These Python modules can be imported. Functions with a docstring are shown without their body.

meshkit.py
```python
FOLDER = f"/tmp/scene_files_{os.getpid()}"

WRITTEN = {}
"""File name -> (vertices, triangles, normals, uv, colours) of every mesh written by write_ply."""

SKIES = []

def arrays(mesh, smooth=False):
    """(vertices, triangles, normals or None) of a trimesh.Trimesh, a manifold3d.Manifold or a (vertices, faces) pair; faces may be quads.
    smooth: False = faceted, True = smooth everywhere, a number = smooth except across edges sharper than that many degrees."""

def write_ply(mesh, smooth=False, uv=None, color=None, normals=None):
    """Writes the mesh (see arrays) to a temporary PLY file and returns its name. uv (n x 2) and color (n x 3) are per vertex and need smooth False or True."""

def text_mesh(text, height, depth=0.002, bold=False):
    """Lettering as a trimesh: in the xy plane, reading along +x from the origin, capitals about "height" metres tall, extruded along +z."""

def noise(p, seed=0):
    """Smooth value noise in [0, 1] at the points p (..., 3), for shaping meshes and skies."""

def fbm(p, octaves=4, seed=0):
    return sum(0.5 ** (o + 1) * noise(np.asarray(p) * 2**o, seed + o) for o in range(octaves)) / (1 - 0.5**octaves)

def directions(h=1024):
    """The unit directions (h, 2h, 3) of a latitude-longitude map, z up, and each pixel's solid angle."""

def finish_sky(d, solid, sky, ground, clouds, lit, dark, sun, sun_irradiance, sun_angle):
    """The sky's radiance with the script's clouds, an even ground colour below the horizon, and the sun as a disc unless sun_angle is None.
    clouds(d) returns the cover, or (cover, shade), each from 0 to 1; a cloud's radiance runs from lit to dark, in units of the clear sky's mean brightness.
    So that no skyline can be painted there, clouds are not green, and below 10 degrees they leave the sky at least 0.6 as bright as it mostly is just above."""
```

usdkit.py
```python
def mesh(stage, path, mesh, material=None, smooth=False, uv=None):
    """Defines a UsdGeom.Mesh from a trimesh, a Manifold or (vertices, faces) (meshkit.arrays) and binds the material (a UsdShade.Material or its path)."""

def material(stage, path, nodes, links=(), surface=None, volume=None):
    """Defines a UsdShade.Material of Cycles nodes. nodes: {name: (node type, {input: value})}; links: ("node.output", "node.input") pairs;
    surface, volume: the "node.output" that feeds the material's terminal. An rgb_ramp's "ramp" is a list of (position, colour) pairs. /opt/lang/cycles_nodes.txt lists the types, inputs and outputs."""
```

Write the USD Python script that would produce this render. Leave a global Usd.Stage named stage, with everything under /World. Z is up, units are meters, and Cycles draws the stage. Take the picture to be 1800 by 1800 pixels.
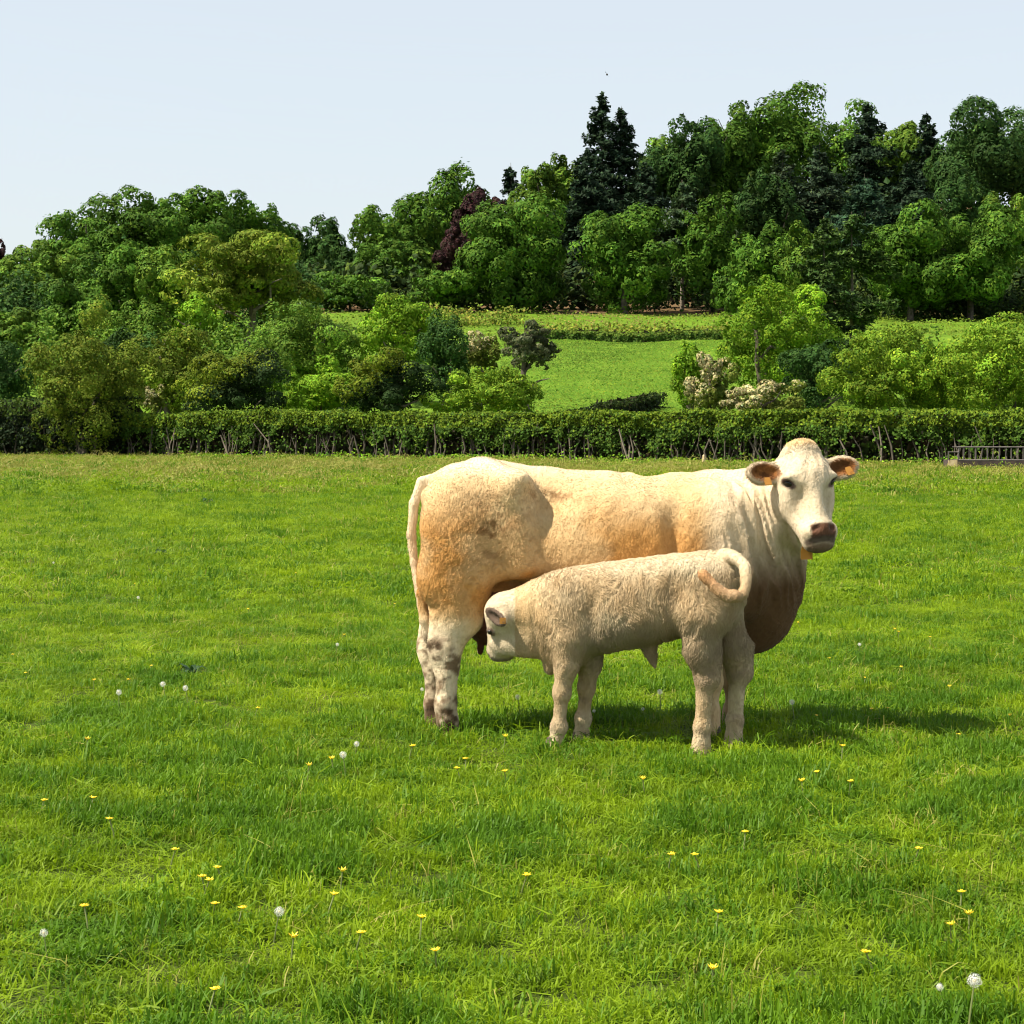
import math, random
import numpy as np, trimesh, usdkit, meshkit
from scipy.interpolate import PchipInterpolator
from scipy.spatial import cKDTree
from pxr import Usd, UsdGeom, UsdLux, UsdShade, Sdf, Gf, Vt

stage = Usd.Stage.CreateInMemory()
UsdGeom.SetStageUpAxis(stage, 'Z'); UsdGeom.SetStageMetersPerUnit(stage, 1.0)
world = UsdGeom.Xform.Define(stage, '/World'); stage.SetDefaultPrim(world.GetPrim())
rng = np.random.default_rng(11)

# ---------------------------------------------------------------- camera
EYE, FPX, HORIZON = 1.6, 3370.0, 745.0          # eye height (m), focal length and horizon row for an 1800 px wide picture
cam = UsdGeom.Camera.Define(stage, '/World/camera')
cam.AddTranslateOp().Set(Gf.Vec3d(0, 0, EYE)); cam.AddRotateXOp().Set(90.0)
cam.CreateHorizontalApertureAttr(36.0); cam.CreateVerticalApertureAttr(36.0)
cam.CreateFocalLengthAttr(36.0 * FPX / 1800)
cam.CreateVerticalApertureOffsetAttr(-36.0 * (900 - HORIZON) / 1800)
cam.CreateClippingRangeAttr(Gf.Vec2f(0.1, 5000))
cam.CreateExposureAttr(1.12)

# ---------------------------------------------------------------- sky and sun
SUN_EL, SUN_AZ = math.radians(54), math.radians(17)      # from the left, a little behind the viewer
sun_dir = np.array([-math.cos(SUN_AZ) * math.cos(SUN_EL), -math.sin(SUN_AZ) * math.cos(SUN_EL), math.sin(SUN_EL)])
mat = usdkit.material
LOOKS = '/World/Looks/'
mat(stage, LOOKS + 'sky_air', {
    'sky': ('sky_texture', {'sky_type': 'single_scattering', 'sun_disc': False, 'sun_elevation': SUN_EL, 'sun_rotation': math.atan2(sun_dir[0], sun_dir[1]),
                            'air_density': 1.0, 'aerosol_density': 2.2, 'ozone_density': 1.0}),
    'veil': ('mix_color', {'fac': 0.5, 'b': (8.9, 9.4, 9.5), 'use_clamp': False}),
    'bg': ('background_shader', {'strength': 0.06})},
    [('sky.color', 'veil.a'), ('veil.result', 'bg.color')], surface='bg.background')
dome = UsdLux.DomeLight.Define(stage, '/World/sky')
UsdShade.MaterialBindingAPI.Apply(dome.GetPrim()).Bind(UsdShade.Material.Get(stage, LOOKS + 'sky_air'))
dome.GetPrim().SetCustomDataByKey('kind', 'structure')
sun = UsdLux.DistantLight.Define(stage, '/World/sun')
sun.CreateIntensityAttr(1.25); sun.CreateNormalizeAttr(True); sun.CreateAngleAttr(0.5); sun.CreateColorAttr(Gf.Vec3f(1.0, 0.91, 0.76))
zq = -sun_dir                                             # the light shines along its -z
sun.AddOrientOp(UsdGeom.XformOp.PrecisionDouble).Set(Gf.Quatd(Gf.Rotation(Gf.Vec3d(0, 0, -1), Gf.Vec3d(*zq)).GetQuat()))

# ---------------------------------------------------------------- helpers
taken = {}
def numbered(parent, name):
    k = taken.get((parent, name), 0); taken[(parent, name)] = k + 1
    return f'{parent}/{name}' + (f'_{k:03d}' if k else '')
def say(prim, label=None, cat=None, group=None, kind=None):
    for k, v in (('label', label), ('category', cat), ('group', group), ('kind', kind)):
        if v: prim.SetCustomDataByKey(k, v)
def thing(name, label=None, cat=None, loc=(0, 0, 0), rotz=0, group=None, kind=None, scale=None):
    x = UsdGeom.Xform.Define(stage, numbered('/World', name)); x.AddTranslateOp().Set(Gf.Vec3d(*map(float, loc)))
    if rotz: x.AddRotateZOp().Set(float(rotz))
    if scale is not None: x.AddScaleOp().Set(Gf.Vec3f(*(map(float, scale) if np.ndim(scale) else [scale] * 3)))
    say(x.GetPrim(), label, cat, group, kind)
    return x.GetPrim()
def part(parent, name, mesh, m, smooth=False, colour=None, label=None, kind=None):
    path = numbered(str(parent.GetPath()) if not isinstance(parent, str) else parent, name)
    p = usdkit.mesh(stage, path, mesh, LOOKS + m, smooth=smooth)
    if colour is not None:
        UsdGeom.PrimvarsAPI(p).CreatePrimvar('tint', Sdf.ValueTypeNames.Color3fArray, 'vertex').Set(Vt.Vec3fArray.FromNumpy(np.asarray(colour, np.float32)))
    say(p.GetPrim(), label, kind=kind)
    return p.GetPrim()
def at(px, py, Y):
    """World point seen at pixel (px, py) of the 1800 px photograph at depth Y."""
    return np.array([(px - 900) * Y / FPX, Y, EYE - (py - HORIZON) * Y / FPX])
def tube(points, radii, sides=6, cap=True):
    p = np.asarray(points, float); r = np.broadcast_to(radii, (len(p),)).astype(float)
    t = np.gradient(p, axis=0); t /= np.linalg.norm(t, axis=1, keepdims=True) + 1e-12
    a = np.cross(t, np.where(np.abs(t[:, 2:]) < 0.9, [[0, 0, 1.0]], [[1.0, 0, 0]])); a /= np.linalg.norm(a, axis=1, keepdims=True) + 1e-12
    b = np.cross(t, a); g = np.arange(sides) * 2 * np.pi / sides
    v = (p[:, None] + r[:, None, None] * (np.cos(g)[None, :, None] * a[:, None] + np.sin(g)[None, :, None] * b[:, None])).reshape(-1, 3)
    i, j = np.meshgrid(np.arange(len(p) - 1), np.arange(sides), indexing='ij')
    q = np.stack([i * sides + j, i * sides + (j + 1) % sides, (i + 1) * sides + (j + 1) % sides, (i + 1) * sides + j], -1).reshape(-1, 4)
    f = np.vstack([q[:, [0, 1, 2]], q[:, [0, 2, 3]]])
    if cap:
        n = len(v); v = np.vstack([v, p[:1], p[-1:]]); k = np.arange(sides); o = (len(p) - 1) * sides
        f = np.vstack([f, np.stack([np.full(sides, n), (k + 1) % sides, k], 1), np.stack([np.full(sides, n + 1), o + k, o + (k + 1) % sides], 1)])
    return trimesh.Trimesh(v, f, process=False)
def join(ms): return trimesh.util.concatenate(ms)
def ss(x, a, b):
    t = np.clip((x - a) / (b - a), 0, 1); return t * t * (3 - 2 * t)
noise, fbm = meshkit.noise, meshkit.fbm
# ---------------------------------------------------------------- animals: one continuous skin, sculpted as a distance field
class Sculpt:
    def __init__(s, lo, hi, h):
        s.lo, s.h = np.array(lo, float), h
        s.n = np.ceil((np.array(hi) - s.lo) / h).astype(int) + 1
        s.F = np.full(s.n, 0.25, np.float32)
    def grid(s, lo, hi):
        a = np.clip(np.floor((np.array(lo) - s.lo) / s.h).astype(int), 0, s.n); b = np.clip(np.ceil((np.array(hi) - s.lo) / s.h).astype(int) + 1, 0, s.n)
        ax = [(s.lo[k] + s.h * np.arange(a[k], b[k])).astype(np.float32) for k in range(3)]
        return tuple(slice(a[k], b[k]) for k in range(3)), ax[0][:, None, None], ax[1][None, :, None], ax[2][None, None, :]
    def put(s, sl, d, k, cut):
        F = s.F[sl]
        if cut: d = -d; hh = np.maximum(k - np.abs(F - d), 0) / k; s.F[sl] = np.maximum(F, d) + hh * hh * k * .25
        else: hh = np.maximum(k - np.abs(F - d), 0) / k; s.F[sl] = np.minimum(F, d) - hh * hh * k * .25
    def cone(s, a, b, r1, r2, k=.03, flat=None, cut=False):
        """Rounded cone a-b; flat = (axis, factor) squeezes it along a world axis direction."""
        a, b = np.array(a, float), np.array(b, float); R = max(r1, r2) * 1.3 + k + .04
        sl, x, y, z = s.grid(np.minimum(a, b) - R, np.maximum(a, b) + R)
        ab = b - a; L = max(float(ab @ ab), 1e-9)
        px, py, pz = x - a[0], y - a[1], z - a[2]
        t = np.clip((px * ab[0] + py * ab[1] + pz * ab[2]) / L, 0, 1)
        dx, dy, dz = px - t * ab[0], py - t * ab[1], pz - t * ab[2]
        if flat is not None:
            n, f = np.array(flat[0], float), flat[1]; n /= np.linalg.norm(n)
            q = dx * n[0] + dy * n[1] + dz * n[2]; e = q * (f - 1)
            dx, dy, dz = dx + e * n[0], dy + e * n[1], dz + e * n[2]
        s.put(sl, np.sqrt(dx * dx + dy * dy + dz * dz) - (r1 + (r2 - r1) * t), k, cut)
    def chain(s, pts, rs, k=.03, **kw):
        for i in range(len(pts) - 1): s.cone(pts[i], pts[i + 1], rs[i], rs[i + 1], k, **kw)
    def ball(s, c, r, k=.03, R=None, cut=False):
        """Ellipsoid with radii r; R = rows of unit axes."""
        c, r = np.array(c, float), np.array(r, float); R = np.eye(3) if R is None else np.array(R, float)
        e = r.max() + k + .05
        sl, x, y, z = s.grid(c - e, c + e)
        p = [x - c[0], y - c[1], z - c[2]]
        q = [(p[0] * R[i][0] + p[1] * R[i][1] + p[2] * R[i][2]) / r[i] for i in range(3)]
        k0 = np.sqrt(q[0]**2 + q[1]**2 + q[2]**2); k1 = np.sqrt((q[0] / r[0])**2 + (q[1] / r[1])**2 + (q[2] / r[2])**2) + 1e-6
        s.put(sl, k0 * (k0 - 1) / k1, k, cut)
    def loft(s, frame, us, top, bot, hw, yc=None, p=2.0, k=.04):
        """Body of varying elliptic section along u; frame = (origin, u axis, v axis) in plan; z stays up."""
        o, U, V = frame
        T, B, W = (PchipInterpolator(us, q) for q in (top, bot, hw)); C = PchipInterpolator(us, yc if yc is not None else np.zeros(len(us)))
        ends = [o + U * u + V * v for u in (us[0], us[-1]) for v in (-max(hw), max(hw))]
        lo = np.min(ends, 0); hi = np.max(ends, 0); lo[2], hi[2] = min(bot), max(top)
        sl, x, y, z = s.grid(lo - .08, hi + .08)
        u = ((x - o[0]) * U[0] + (y - o[1]) * U[1]); v = ((x - o[0]) * V[0] + (y - o[1]) * V[1])
        uc = np.clip(u, us[0], us[-1])
        t, b, w, c = T(uc), B(uc), W(uc), C(uc)
        hz, zc = (t - b) / 2, (t + b) / 2
        qy, qz = np.abs((v - c) / w), np.abs((z - zc) / hz)
        k0 = (qy**p + qz**p + 1e-9)**(1 / p); k1 = np.sqrt((qy / w)**2 + (qz / hz)**2) + 1e-6
        d = np.where(k0 > .5, k0 * (k0 - 1) / k1 * (np.sqrt(qy**2 + qz**2) / np.maximum(k0, 1e-6)), -.1)
        d = np.maximum(d, np.abs(u - uc) * 0 + (np.maximum(us[0] - u, u - us[-1])))
        s.put(sl, d.astype(np.float32), k, False)
    def mesh(s):
        F = s.F; n = F.shape; ins = F < 0
        cells = np.zeros(np.array(n) - 1, np.int8)
        for a in np.ndindex(2, 2, 2): cells += ins[a[0]:n[0] - 1 + a[0], a[1]:n[1] - 1 + a[1], a[2]:n[2] - 1 + a[2]]
        idx = np.argwhere((cells > 0) & (cells < 8)); num = np.full(cells.shape, -1, np.int64); num[tuple(idx.T)] = np.arange(len(idx))
        acc = np.zeros((len(idx), 3)); cnt = np.zeros(len(idx)); cor = list(np.ndindex(2, 2, 2))
        for i in range(8):
            for j in range(i + 1, 8):
                if sum(abs(cor[i][q] - cor[j][q]) for q in range(3)) != 1: continue
                A, B = np.array(cor[i]), np.array(cor[j])
                fa, fb = F[tuple((idx + A).T)], F[tuple((idx + B).T)]; m = (fa < 0) != (fb < 0)
                t = fa[m] / (fa[m] - fb[m]); acc[m] += A + t[:, None] * (B - A); cnt[m] += 1
        V = (idx + acc / cnt[:, None]) * s.h + s.lo
        faces = []
        for ax in range(3):
            o1, o2 = [q for q in range(3) if q != ax]
            sl0, sl1 = [slice(None)] * 3, [slice(None)] * 3; sl0[ax], sl1[ax] = slice(0, -1), slice(1, None)
            a, b = ins[tuple(sl0)], ins[tuple(sl1)]
            e = np.argwhere(a != b); e = e[(e[:, o1] > 0) & (e[:, o2] > 0) & (e[:, o1] < n[o1] - 1) & (e[:, o2] < n[o2] - 1)]
            flip = a[tuple(e.T)]
            d1, d2 = np.zeros(3, int), np.zeros(3, int); d1[o1] = 1; d2[o2] = 1
            q = np.stack([num[tuple((e - d1 - d2).T)], num[tuple((e - d2).T)], num[tuple(e.T)], num[tuple((e - d1).T)]], 1)
            if ax == 1: flip = ~flip
            q[~flip] = q[~flip][:, ::-1]
            faces.append(q)
        q = np.vstack(faces); m = trimesh.Trimesh(V, np.vstack([q[:, [0, 1, 2]], q[:, [0, 2, 3]]]), process=False)
        old = m.vertices.copy(); e = m.edges_unique; k = len(old); deg = np.bincount(e.ravel(), minlength=k)[:, None]; v = old.copy()
        for it in range(12):
            av = np.zeros_like(v)
            for c in range(3): av[:, c] = np.bincount(e[:, 0], v[e[:, 1], c], k) + np.bincount(e[:, 1], v[e[:, 0], c], k)
            v = v + (.5 if it % 2 == 0 else -.51) * (av / np.maximum(deg, 1) - v)
        d = v - old; L = np.linalg.norm(d, axis=1, keepdims=True); m.vertices = old + d * np.minimum(1, .9 * s.h / np.maximum(L, 1e-9))
        return m

def unit(v): v = np.array(v, float); return v / np.linalg.norm(v)
def hide_material(name, scale, streak, bump):
    mat(stage, LOOKS + name, {
        'c': ('attribute', {'attribute': 'tint'}), 'g': ('geometry', {}),
        'map': ('mapping', {'scale': streak}),
        'n': ('noise_texture', {'scale': scale, 'detail': 5.0, 'roughness': .62}),
        'n2': ('noise_texture', {'scale': scale * .22, 'detail': 3.0, 'roughness': .6, 'distortion': .6}),
        'add': ('math', {'math_type': 'add'}),
        'r': ('rgb_ramp', {'ramp': [(.28, (.62, .54, .44)), (.5, (.96, .95, .93)), (.72, (1.12, 1.12, 1.12))]}),
        'mul': ('mix_color', {'blend_type': 'multiply', 'fac': .5, 'use_clamp': False}),
        'b': ('bump', {'strength': bump, 'distance': .012}),
        'p': ('principled_bsdf', {'roughness': .75, 'specular_ior_level': .12, 'sheen_weight': .07, 'sheen_roughness': .5, 'sheen_tint': (1, .95, .85)})},
        [('g.position', 'map.vector'), ('map.vector', 'n.vector'), ('g.position', 'n2.vector'), ('n.fac', 'add.value1'), ('n2.fac', 'add.value2'), ('n.fac', 'r.fac'),
         ('c.color', 'mul.a'), ('r.color', 'mul.b'), ('mul.result', 'p.base_color'), ('add.value', 'b.height'), ('b.normal', 'p.normal')], surface='p.BSDF')
mat(stage, LOOKS + 'straw', {'p': ('principled_bsdf', {'base_color': (.55, .45, .2), 'roughness': .8})}, surface='p.BSDF')
hide_material('cow_coat', 60, (1, 1, .6), .55)
hide_material('calf_coat', 70, (1, 1, .35), .8)
mat(stage, LOOKS + 'hair', {'c': ('attribute', {'attribute': 'tint'}), 'p': ('principled_bsdf', {'roughness': .7, 'specular_ior_level': .15})}, [('c.color', 'p.base_color')], surface='p.BSDF')
mat(stage, LOOKS + 'eye_black', {'p': ('principled_bsdf', {'base_color': (.010, .007, .005), 'roughness': .22})}, surface='p.BSDF')
mat(stage, LOOKS + 'tag_yellow', {'p': ('principled_bsdf', {'base_color': (.36, .16, .02), 'roughness': .6})}, surface='p.BSDF')
mat(stage, LOOKS + 'hoof_horn', {'n': ('noise_texture', {'scale': 40., 'detail': 3.}), 'r': ('rgb_ramp', {'ramp': [(.3, (.05, .035, .025)), (.7, (.14, .1, .07))]}), 'p': ('principled_bsdf', {'roughness': .6})},
    [('n.fac', 'r.fac'), ('r.color', 'p.base_color')], surface='p.BSDF')

def fur(parent, name, m, colour, count, length, width, lie, seed, keep=None, curl=.5, material='hair'):
    """Short coat hairs rooted on the skin, lying along lie(points), coloured like the skin at their root."""
    r = np.random.default_rng(seed)
    fa = m.area_faces; w = fa if keep is None else fa * keep(m.triangles_center)
    f = r.choice(len(fa), count, p=w / w.sum()); bc = r.random((count, 2)); fl = bc.sum(1) > 1; bc[fl] = 1 - bc[fl]
    tri = m.triangles[f]; P = tri[:, 0] + bc[:, :1] * (tri[:, 1] - tri[:, 0]) + bc[:, 1:] * (tri[:, 2] - tri[:, 0])
    N = m.face_normals[f]; D = lie(P); D = D - N * (D * N).sum(1, keepdims=True); D /= np.linalg.norm(D, axis=1, keepdims=True) + 1e-9
    S = np.cross(N, D); ang = (fbm(P * 9, 3, seed) - .5) * 5 * curl + r.normal(0, .25, count)
    D = D * np.cos(ang)[:, None] + S * np.sin(ang)[:, None]
    L = length(P) * r.uniform(.6, 1.25, count) if callable(length) else length * r.uniform(.6, 1.25, count); L = L[:, None]
    lift = r.uniform(.25, .6, count)[:, None]
    pts = np.stack([P - N * .002, P + L * (.5 * D * .85 + N * lift * .5), P + L * (D * .95 + N * lift * .75 - S * .15)], 1)
    col = colour[m.faces[f][:, 0]] * r.uniform(.9, 1.08, (count, 1))
    path = numbered(str(parent.GetPath()), name); c = UsdGeom.BasisCurves.Define(stage, path)
    c.CreateTypeAttr('linear'); c.CreateCurveVertexCountsAttr(Vt.IntArray.FromNumpy(np.full(count, 3, np.int32)))
    c.CreatePointsAttr(Vt.Vec3fArray.FromNumpy(pts.reshape(-1, 3).astype(np.float32)))
    c.CreateWidthsAttr(Vt.FloatArray.FromNumpy(np.tile(np.array([1, .8, .25], np.float32) * width, count))); c.SetWidthsInterpolation('vertex')
    UsdGeom.PrimvarsAPI(c).CreatePrimvar('tint', Sdf.ValueTypeNames.Color3fArray, 'vertex').Set(Vt.Vec3fArray.FromNumpy(np.repeat(np.clip(col, 0, .9), 3, 0).astype(np.float32)))
    UsdShade.MaterialBindingAPI.Apply(c.GetPrim()).Bind(UsdShade.Material.Get(stage, LOOKS + material))
    say(c.GetPrim(), kind='stuff')
    return c.GetPrim()

def hoof(parent, p, r, fwd):
    """Cloven hoof: two tapering claws side by side, toes towards fwd."""
    f = unit([fwd[0], fwd[1], 0]); w = np.array([-f[1], f[0], 0]); claws = []
    for sg in (-1, 1):
        q = np.array([[0, -.75, 0], [.9, -.35, 0], [1.25, 0, 0], [.9, .4, 0], [0, .6, 0], [-.8, .4, 0], [-.8, -.5, 0]]); lo = q * [1, .55, 1]; hi = q * [.72, .48, 1] + [-.12, 0, 1.15]
        P = np.vstack([lo, hi]) * r; v = p + P[:, :1] * f + (P[:, 1:2] + sg * .5 * r) * w + [0, 0, 1] * P[:, 2:]; claws.append(trimesh.convex.convex_hull(v))
    part(parent, 'hoof', join(claws), 'hoof_horn')
# ---- the cow
YC = 10.0
def cp(px, py, dy=0.0): return at(px, py, YC + dy)
def build_cow():
    s = Sculpt((-.75, 9.3, -.02), (2.0, 10.6, 1.62), .0085)
    o = np.array([0., YC, 0.]); frame = (o, np.array([1., 0, 0]), np.array([0, 1., 0]))
    px = np.array([741, 748, 768, 800, 850, 900, 960, 1050, 1150, 1230, 1300, 1350, 1385, 1400])
    tp = np.array([905, 862, 830, 814, 809, 818, 828, 833, 838, 834, 838, 880, 960, 1000])
    bt = np.array([935, 985, 1010, 1018, 1014, 1020, 1042, 1075, 1090, 1100, 1110, 1105, 1080, 1050])
    hw = np.array([.06, .12, .19, .245, .285, .295, .262, .335, .355, .32, .28, .22, .15, .08])
    s.loft(frame, (px - 900) * YC / FPX, EYE - (tp - HORIZON) * YC / FPX, EYE - (bt - HORIZON) * YC / FPX, hw, p=2.35)
    for sg in (-1, 1):
        s.ball(cp(828, 925, sg * .175), (.26, .125, .29), .07)                      # thigh
        s.ball(cp(790, 1010, sg * .16), (.17, .10, .2), .06)
        s.ball(cp(880, 960, sg * .19), (.17, .07, .17), .06)                       # stifle
        s.ball(cp(900, 858, sg * .255), (.085, .06, .075), .08)                    # hook bone
        s.ball(cp(914, 847, sg * .297), (.04, .035, .035), .05)
        s.cone(cp(905, 850, sg * .25), cp(850, 822, sg * .08), .045, .03, .09)
        s.cone(cp(908, 870, sg * .255), cp(925, 985, sg * .235), .06, .07, .09)    # front edge of the thigh
        s.ball(cp(756, 872, sg * .115), (.05, .045, .05), .06)                     # pin bone
        s.ball(cp(972, 876, sg * .345), (.13, .092, .10), .08, cut=True)          # hollow of the flank
        s.ball(cp(1080, 960, sg * .22), (.36, .165, .26), .10)                     # barrel
        s.ball(cp(1255, 950, sg * .22), (.19, .115, .28), .09)                     # shoulder
        s.ball(cp(1290, 1040, sg * .19), (.14, .1, .14), .07)
        s.ball(cp(1185, 905, sg * .36), (.03, .04, .24), .08, cut=True)            # groove behind the shoulder
    s.chain([cp(1180, 858), cp(1250, 855), cp(1310, 857)], [.05, .055, .06], .08)    # withers
    s.chain([cp(840, 824), cp(960, 842), cp(1100, 848)], [.035, .03, .03], .08)      # backbone
    # neck, dewlap and brisket
    s.cone(cp(1280, 935), cp(1385, 905, -.1), .23, .135, .12, flat=((0, 1, 0), 1.25))
    s.cone(cp(1310, 880), cp(1392, 845, -.08), .13, .11, .10)
    s.cone(cp(1310, 1000), cp(1392, 945, -.10), .2, .085, .12, flat=((0, 1, 0), 1.5))
    s.ball(cp(1312, 1070), (.24, .13, .235), .08)
    s.ball(cp(1335, 1040, -.02), (.19, .1, .26), .08)
    s.cone(cp(1345, 1050), cp(1400, 985, -.1), .12, .045, .08, flat=((0, 1, 0), 1.8))
    for i, (xa, xb) in enumerate(((1342, 1380), (1358, 1392), (1372, 1402), (1325, 1368), (1308, 1350))):   # folds of the neck
        s.chain([cp(xa - 4, 880, -.22 + .015 * i), cp(xa + 2, 930, -.235 + .012 * i), cp((xa + xb) / 2, 980, -.2 + .01 * i), cp(xb, 1030, -.12)], [.008, .013, .012, .006], .03)
    # udder
    s.ball(cp(871, 1074, -.02), (.19, .15, .18), .04)
    for dx, dy in ((-22, -.07), (10, -.07), (-22, .08), (8, .08)): s.cone(cp(870 + dx, 1110, dy), cp(866 + dx, 1146, dy), .022, .014, .02)
    # legs
    def hind(dx, dy, lean):
        s.cone(cp(820 + dx * .4, 985, dy), cp(808 + dx * .7, 1085, dy), .165, .105, .06, flat=((0, 1, 0), 1.35))
        s.cone(cp(806 + dx * .8, 1080, dy), cp(782 + dx, 1146, dy + lean), .100, .080, .05, flat=((0, 1, 0), 1.4))
        s.cone(cp(765 + dx * .8, 1085, dy), cp(764 + dx, 1126, dy + lean), .028, .03, .05)         # Achilles and hock point
        s.cone(cp(781 + dx, 1142, dy + lean), cp(785 + dx, 1175, dy + lean), .074, .062, .04, flat=((0, 1, 0), 1.2))
        s.cone(cp(785 + dx, 1160, dy + lean), cp(784 + dx, 1238, dy + lean), .059, .052, .03)
        s.cone(cp(783 + dx, 1238, dy + lean), cp(786 + dx, 1262, dy + lean), .056, .054, .03)
        s.cone(cp(786 + dx, 1262, dy + lean), cp(789 + dx, 1296, dy + lean), .05, .062, .03)
    hind(0, -.17, .0); hind(-20, .17, .02)
    def fore(x, dy):
        s.cone(cp(x + 8, 1040, dy * 1.1), cp(x + 6, 1120, dy), .13, .085, .06)
        s.cone(cp(x + 6, 1120, dy), cp(x + 4, 1195, dy), .078, .05, .04)
        s.ball(cp(x + 5, 1198, dy), (.055, .055, .06), .03)
        s.cone(cp(x + 4, 1200, dy), cp(x + 3, 1250, dy), .046, .04, .03)
        s.cone(cp(x + 3, 1250, dy), cp(x + 1, 1296, dy), .05, .06, .03)
    fore(1246, -.13); fore(1285, .15)
    # tail
    s.chain([cp(775, 842), cp(743, 848), cp(727, 885, -.02), cp(723, 940, -.03), cp(728, 990, -.05), cp(738, 1040, -.08), cp(747, 1090, -.10), cp(752, 1125, -.10)],
            [.04, .03, .024, .022, .022, .024, .028, .02], .014)
    # head, turned to the viewer: e right, f out of the face, g up along the face
    c = cp(1424, 848, -.36)
    g = unit((-.145, .40, .88)); f = np.array([.24, -.88, .42]); f = unit(f - g * (f @ g)); e = np.cross(f, g); e = -e if e[0] < 0 else e
    H = lambda u, v, w: c + e * u + f * v + g * w
    R = np.stack([e, f, g]); EARS = {}
    s.cone(cp(1340, 905, -.03), H(0, -.2, .03), .17, .125, .10)                   # neck into the head
    s.cone(cp(1345, 940, -.05), H(0, -.17, -.07), .15, .085, .08)
    s.ball(H(0, -.05, .045), (.146, .115, .12), .05, R)
    s.ball(H(0, -.045, .13), (.098, .09, .085), .05, R)                          # skull
    s.ball(H(0, -.04, .17), (.092, .085, .06), .045, R)                           # poll
    s.ball(H(0, -.015, .195), (.068, .06, .04), .03, R)
    s.cone(H(0, -.035, .02), H(0, -.02, -.22), .102, .060, .05, flat=(f, 1.0))    # nose bridge
    s.ball(H(0, -.015, -.258), (.090, .064, .060), .03, R)                          # muzzle
    s.ball(H(0, -.055, -.315), (.072, .055, .04), .02, R)                          # chin
    for sg in (-1, 1):
        s.cone(H(sg * .08, -.13, -.02), H(sg * .04, -.065, -.27), .072, .044, .05)   # jaw
        s.ball(H(sg * .085, -.10, -.04), (.06, .09, .09), .05, R)                  # cheek
        s.ball(H(sg * .116, -.0, .024), (.034, .042, .026), .02, R)                # brow
        s.ball(H(sg * .128, .005, -.003), (.02, .018, .014), .012, R, cut=True)    # eye socket
        s.ball(H(sg * .083, .03, -.12), (.042, .062, .09), .04, R, cut=True)       # hollow below the eye
        s.ball(H(sg * .045, .05, -.262), (.02, .03, .016), .014, R, cut=True)      # nostril
        s.cone(H(sg * .105, -.06, .12), H(sg * .16, -.07, .10), .04, .032, .03)    # ear root
        ed = unit(e * sg * .95 + g * (.12 if sg > 0 else -.02) + f * .12); en = unit(f + g * -.15 - ed * (f @ ed)); eu = np.cross(ed, en)
        ec = H(sg * .215, -.06, .085 + (.012 if sg > 0 else .0)); E = np.stack([ed, en, eu])
        EARS[sg] = (ec, E)
        s.ball(ec, (.096, .034, .060), .025, E)
        s.ball(ec + en * .036 + ed * .008, (.076, .036, .044), .012, E, cut=True)
    s.cone(H(-.07, .035, -.325), H(.07, .035, -.325), .006, .006, .012, cut=True)   # mouth line
    m = s.mesh()
    V = m.vertices.copy(); N = m.vertex_normals
    loc = (V - c) @ R.T
    X, Y, Z = V[:, 0], V[:, 1], V[:, 2]
    soft = ss(loc[:, 1], -.30, -.10) * ss(X, 1.05, 1.22) * ss(Z, .86, 1.0)
    onhead = (loc[:, 1] > -.2) & (X > 1.08) & (Z > .93)
    # coat relief: loose curls on the flank and thigh, smoother elsewhere
    curl = fbm(V * [26, 26, 20], 3, 5) - .5
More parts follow.
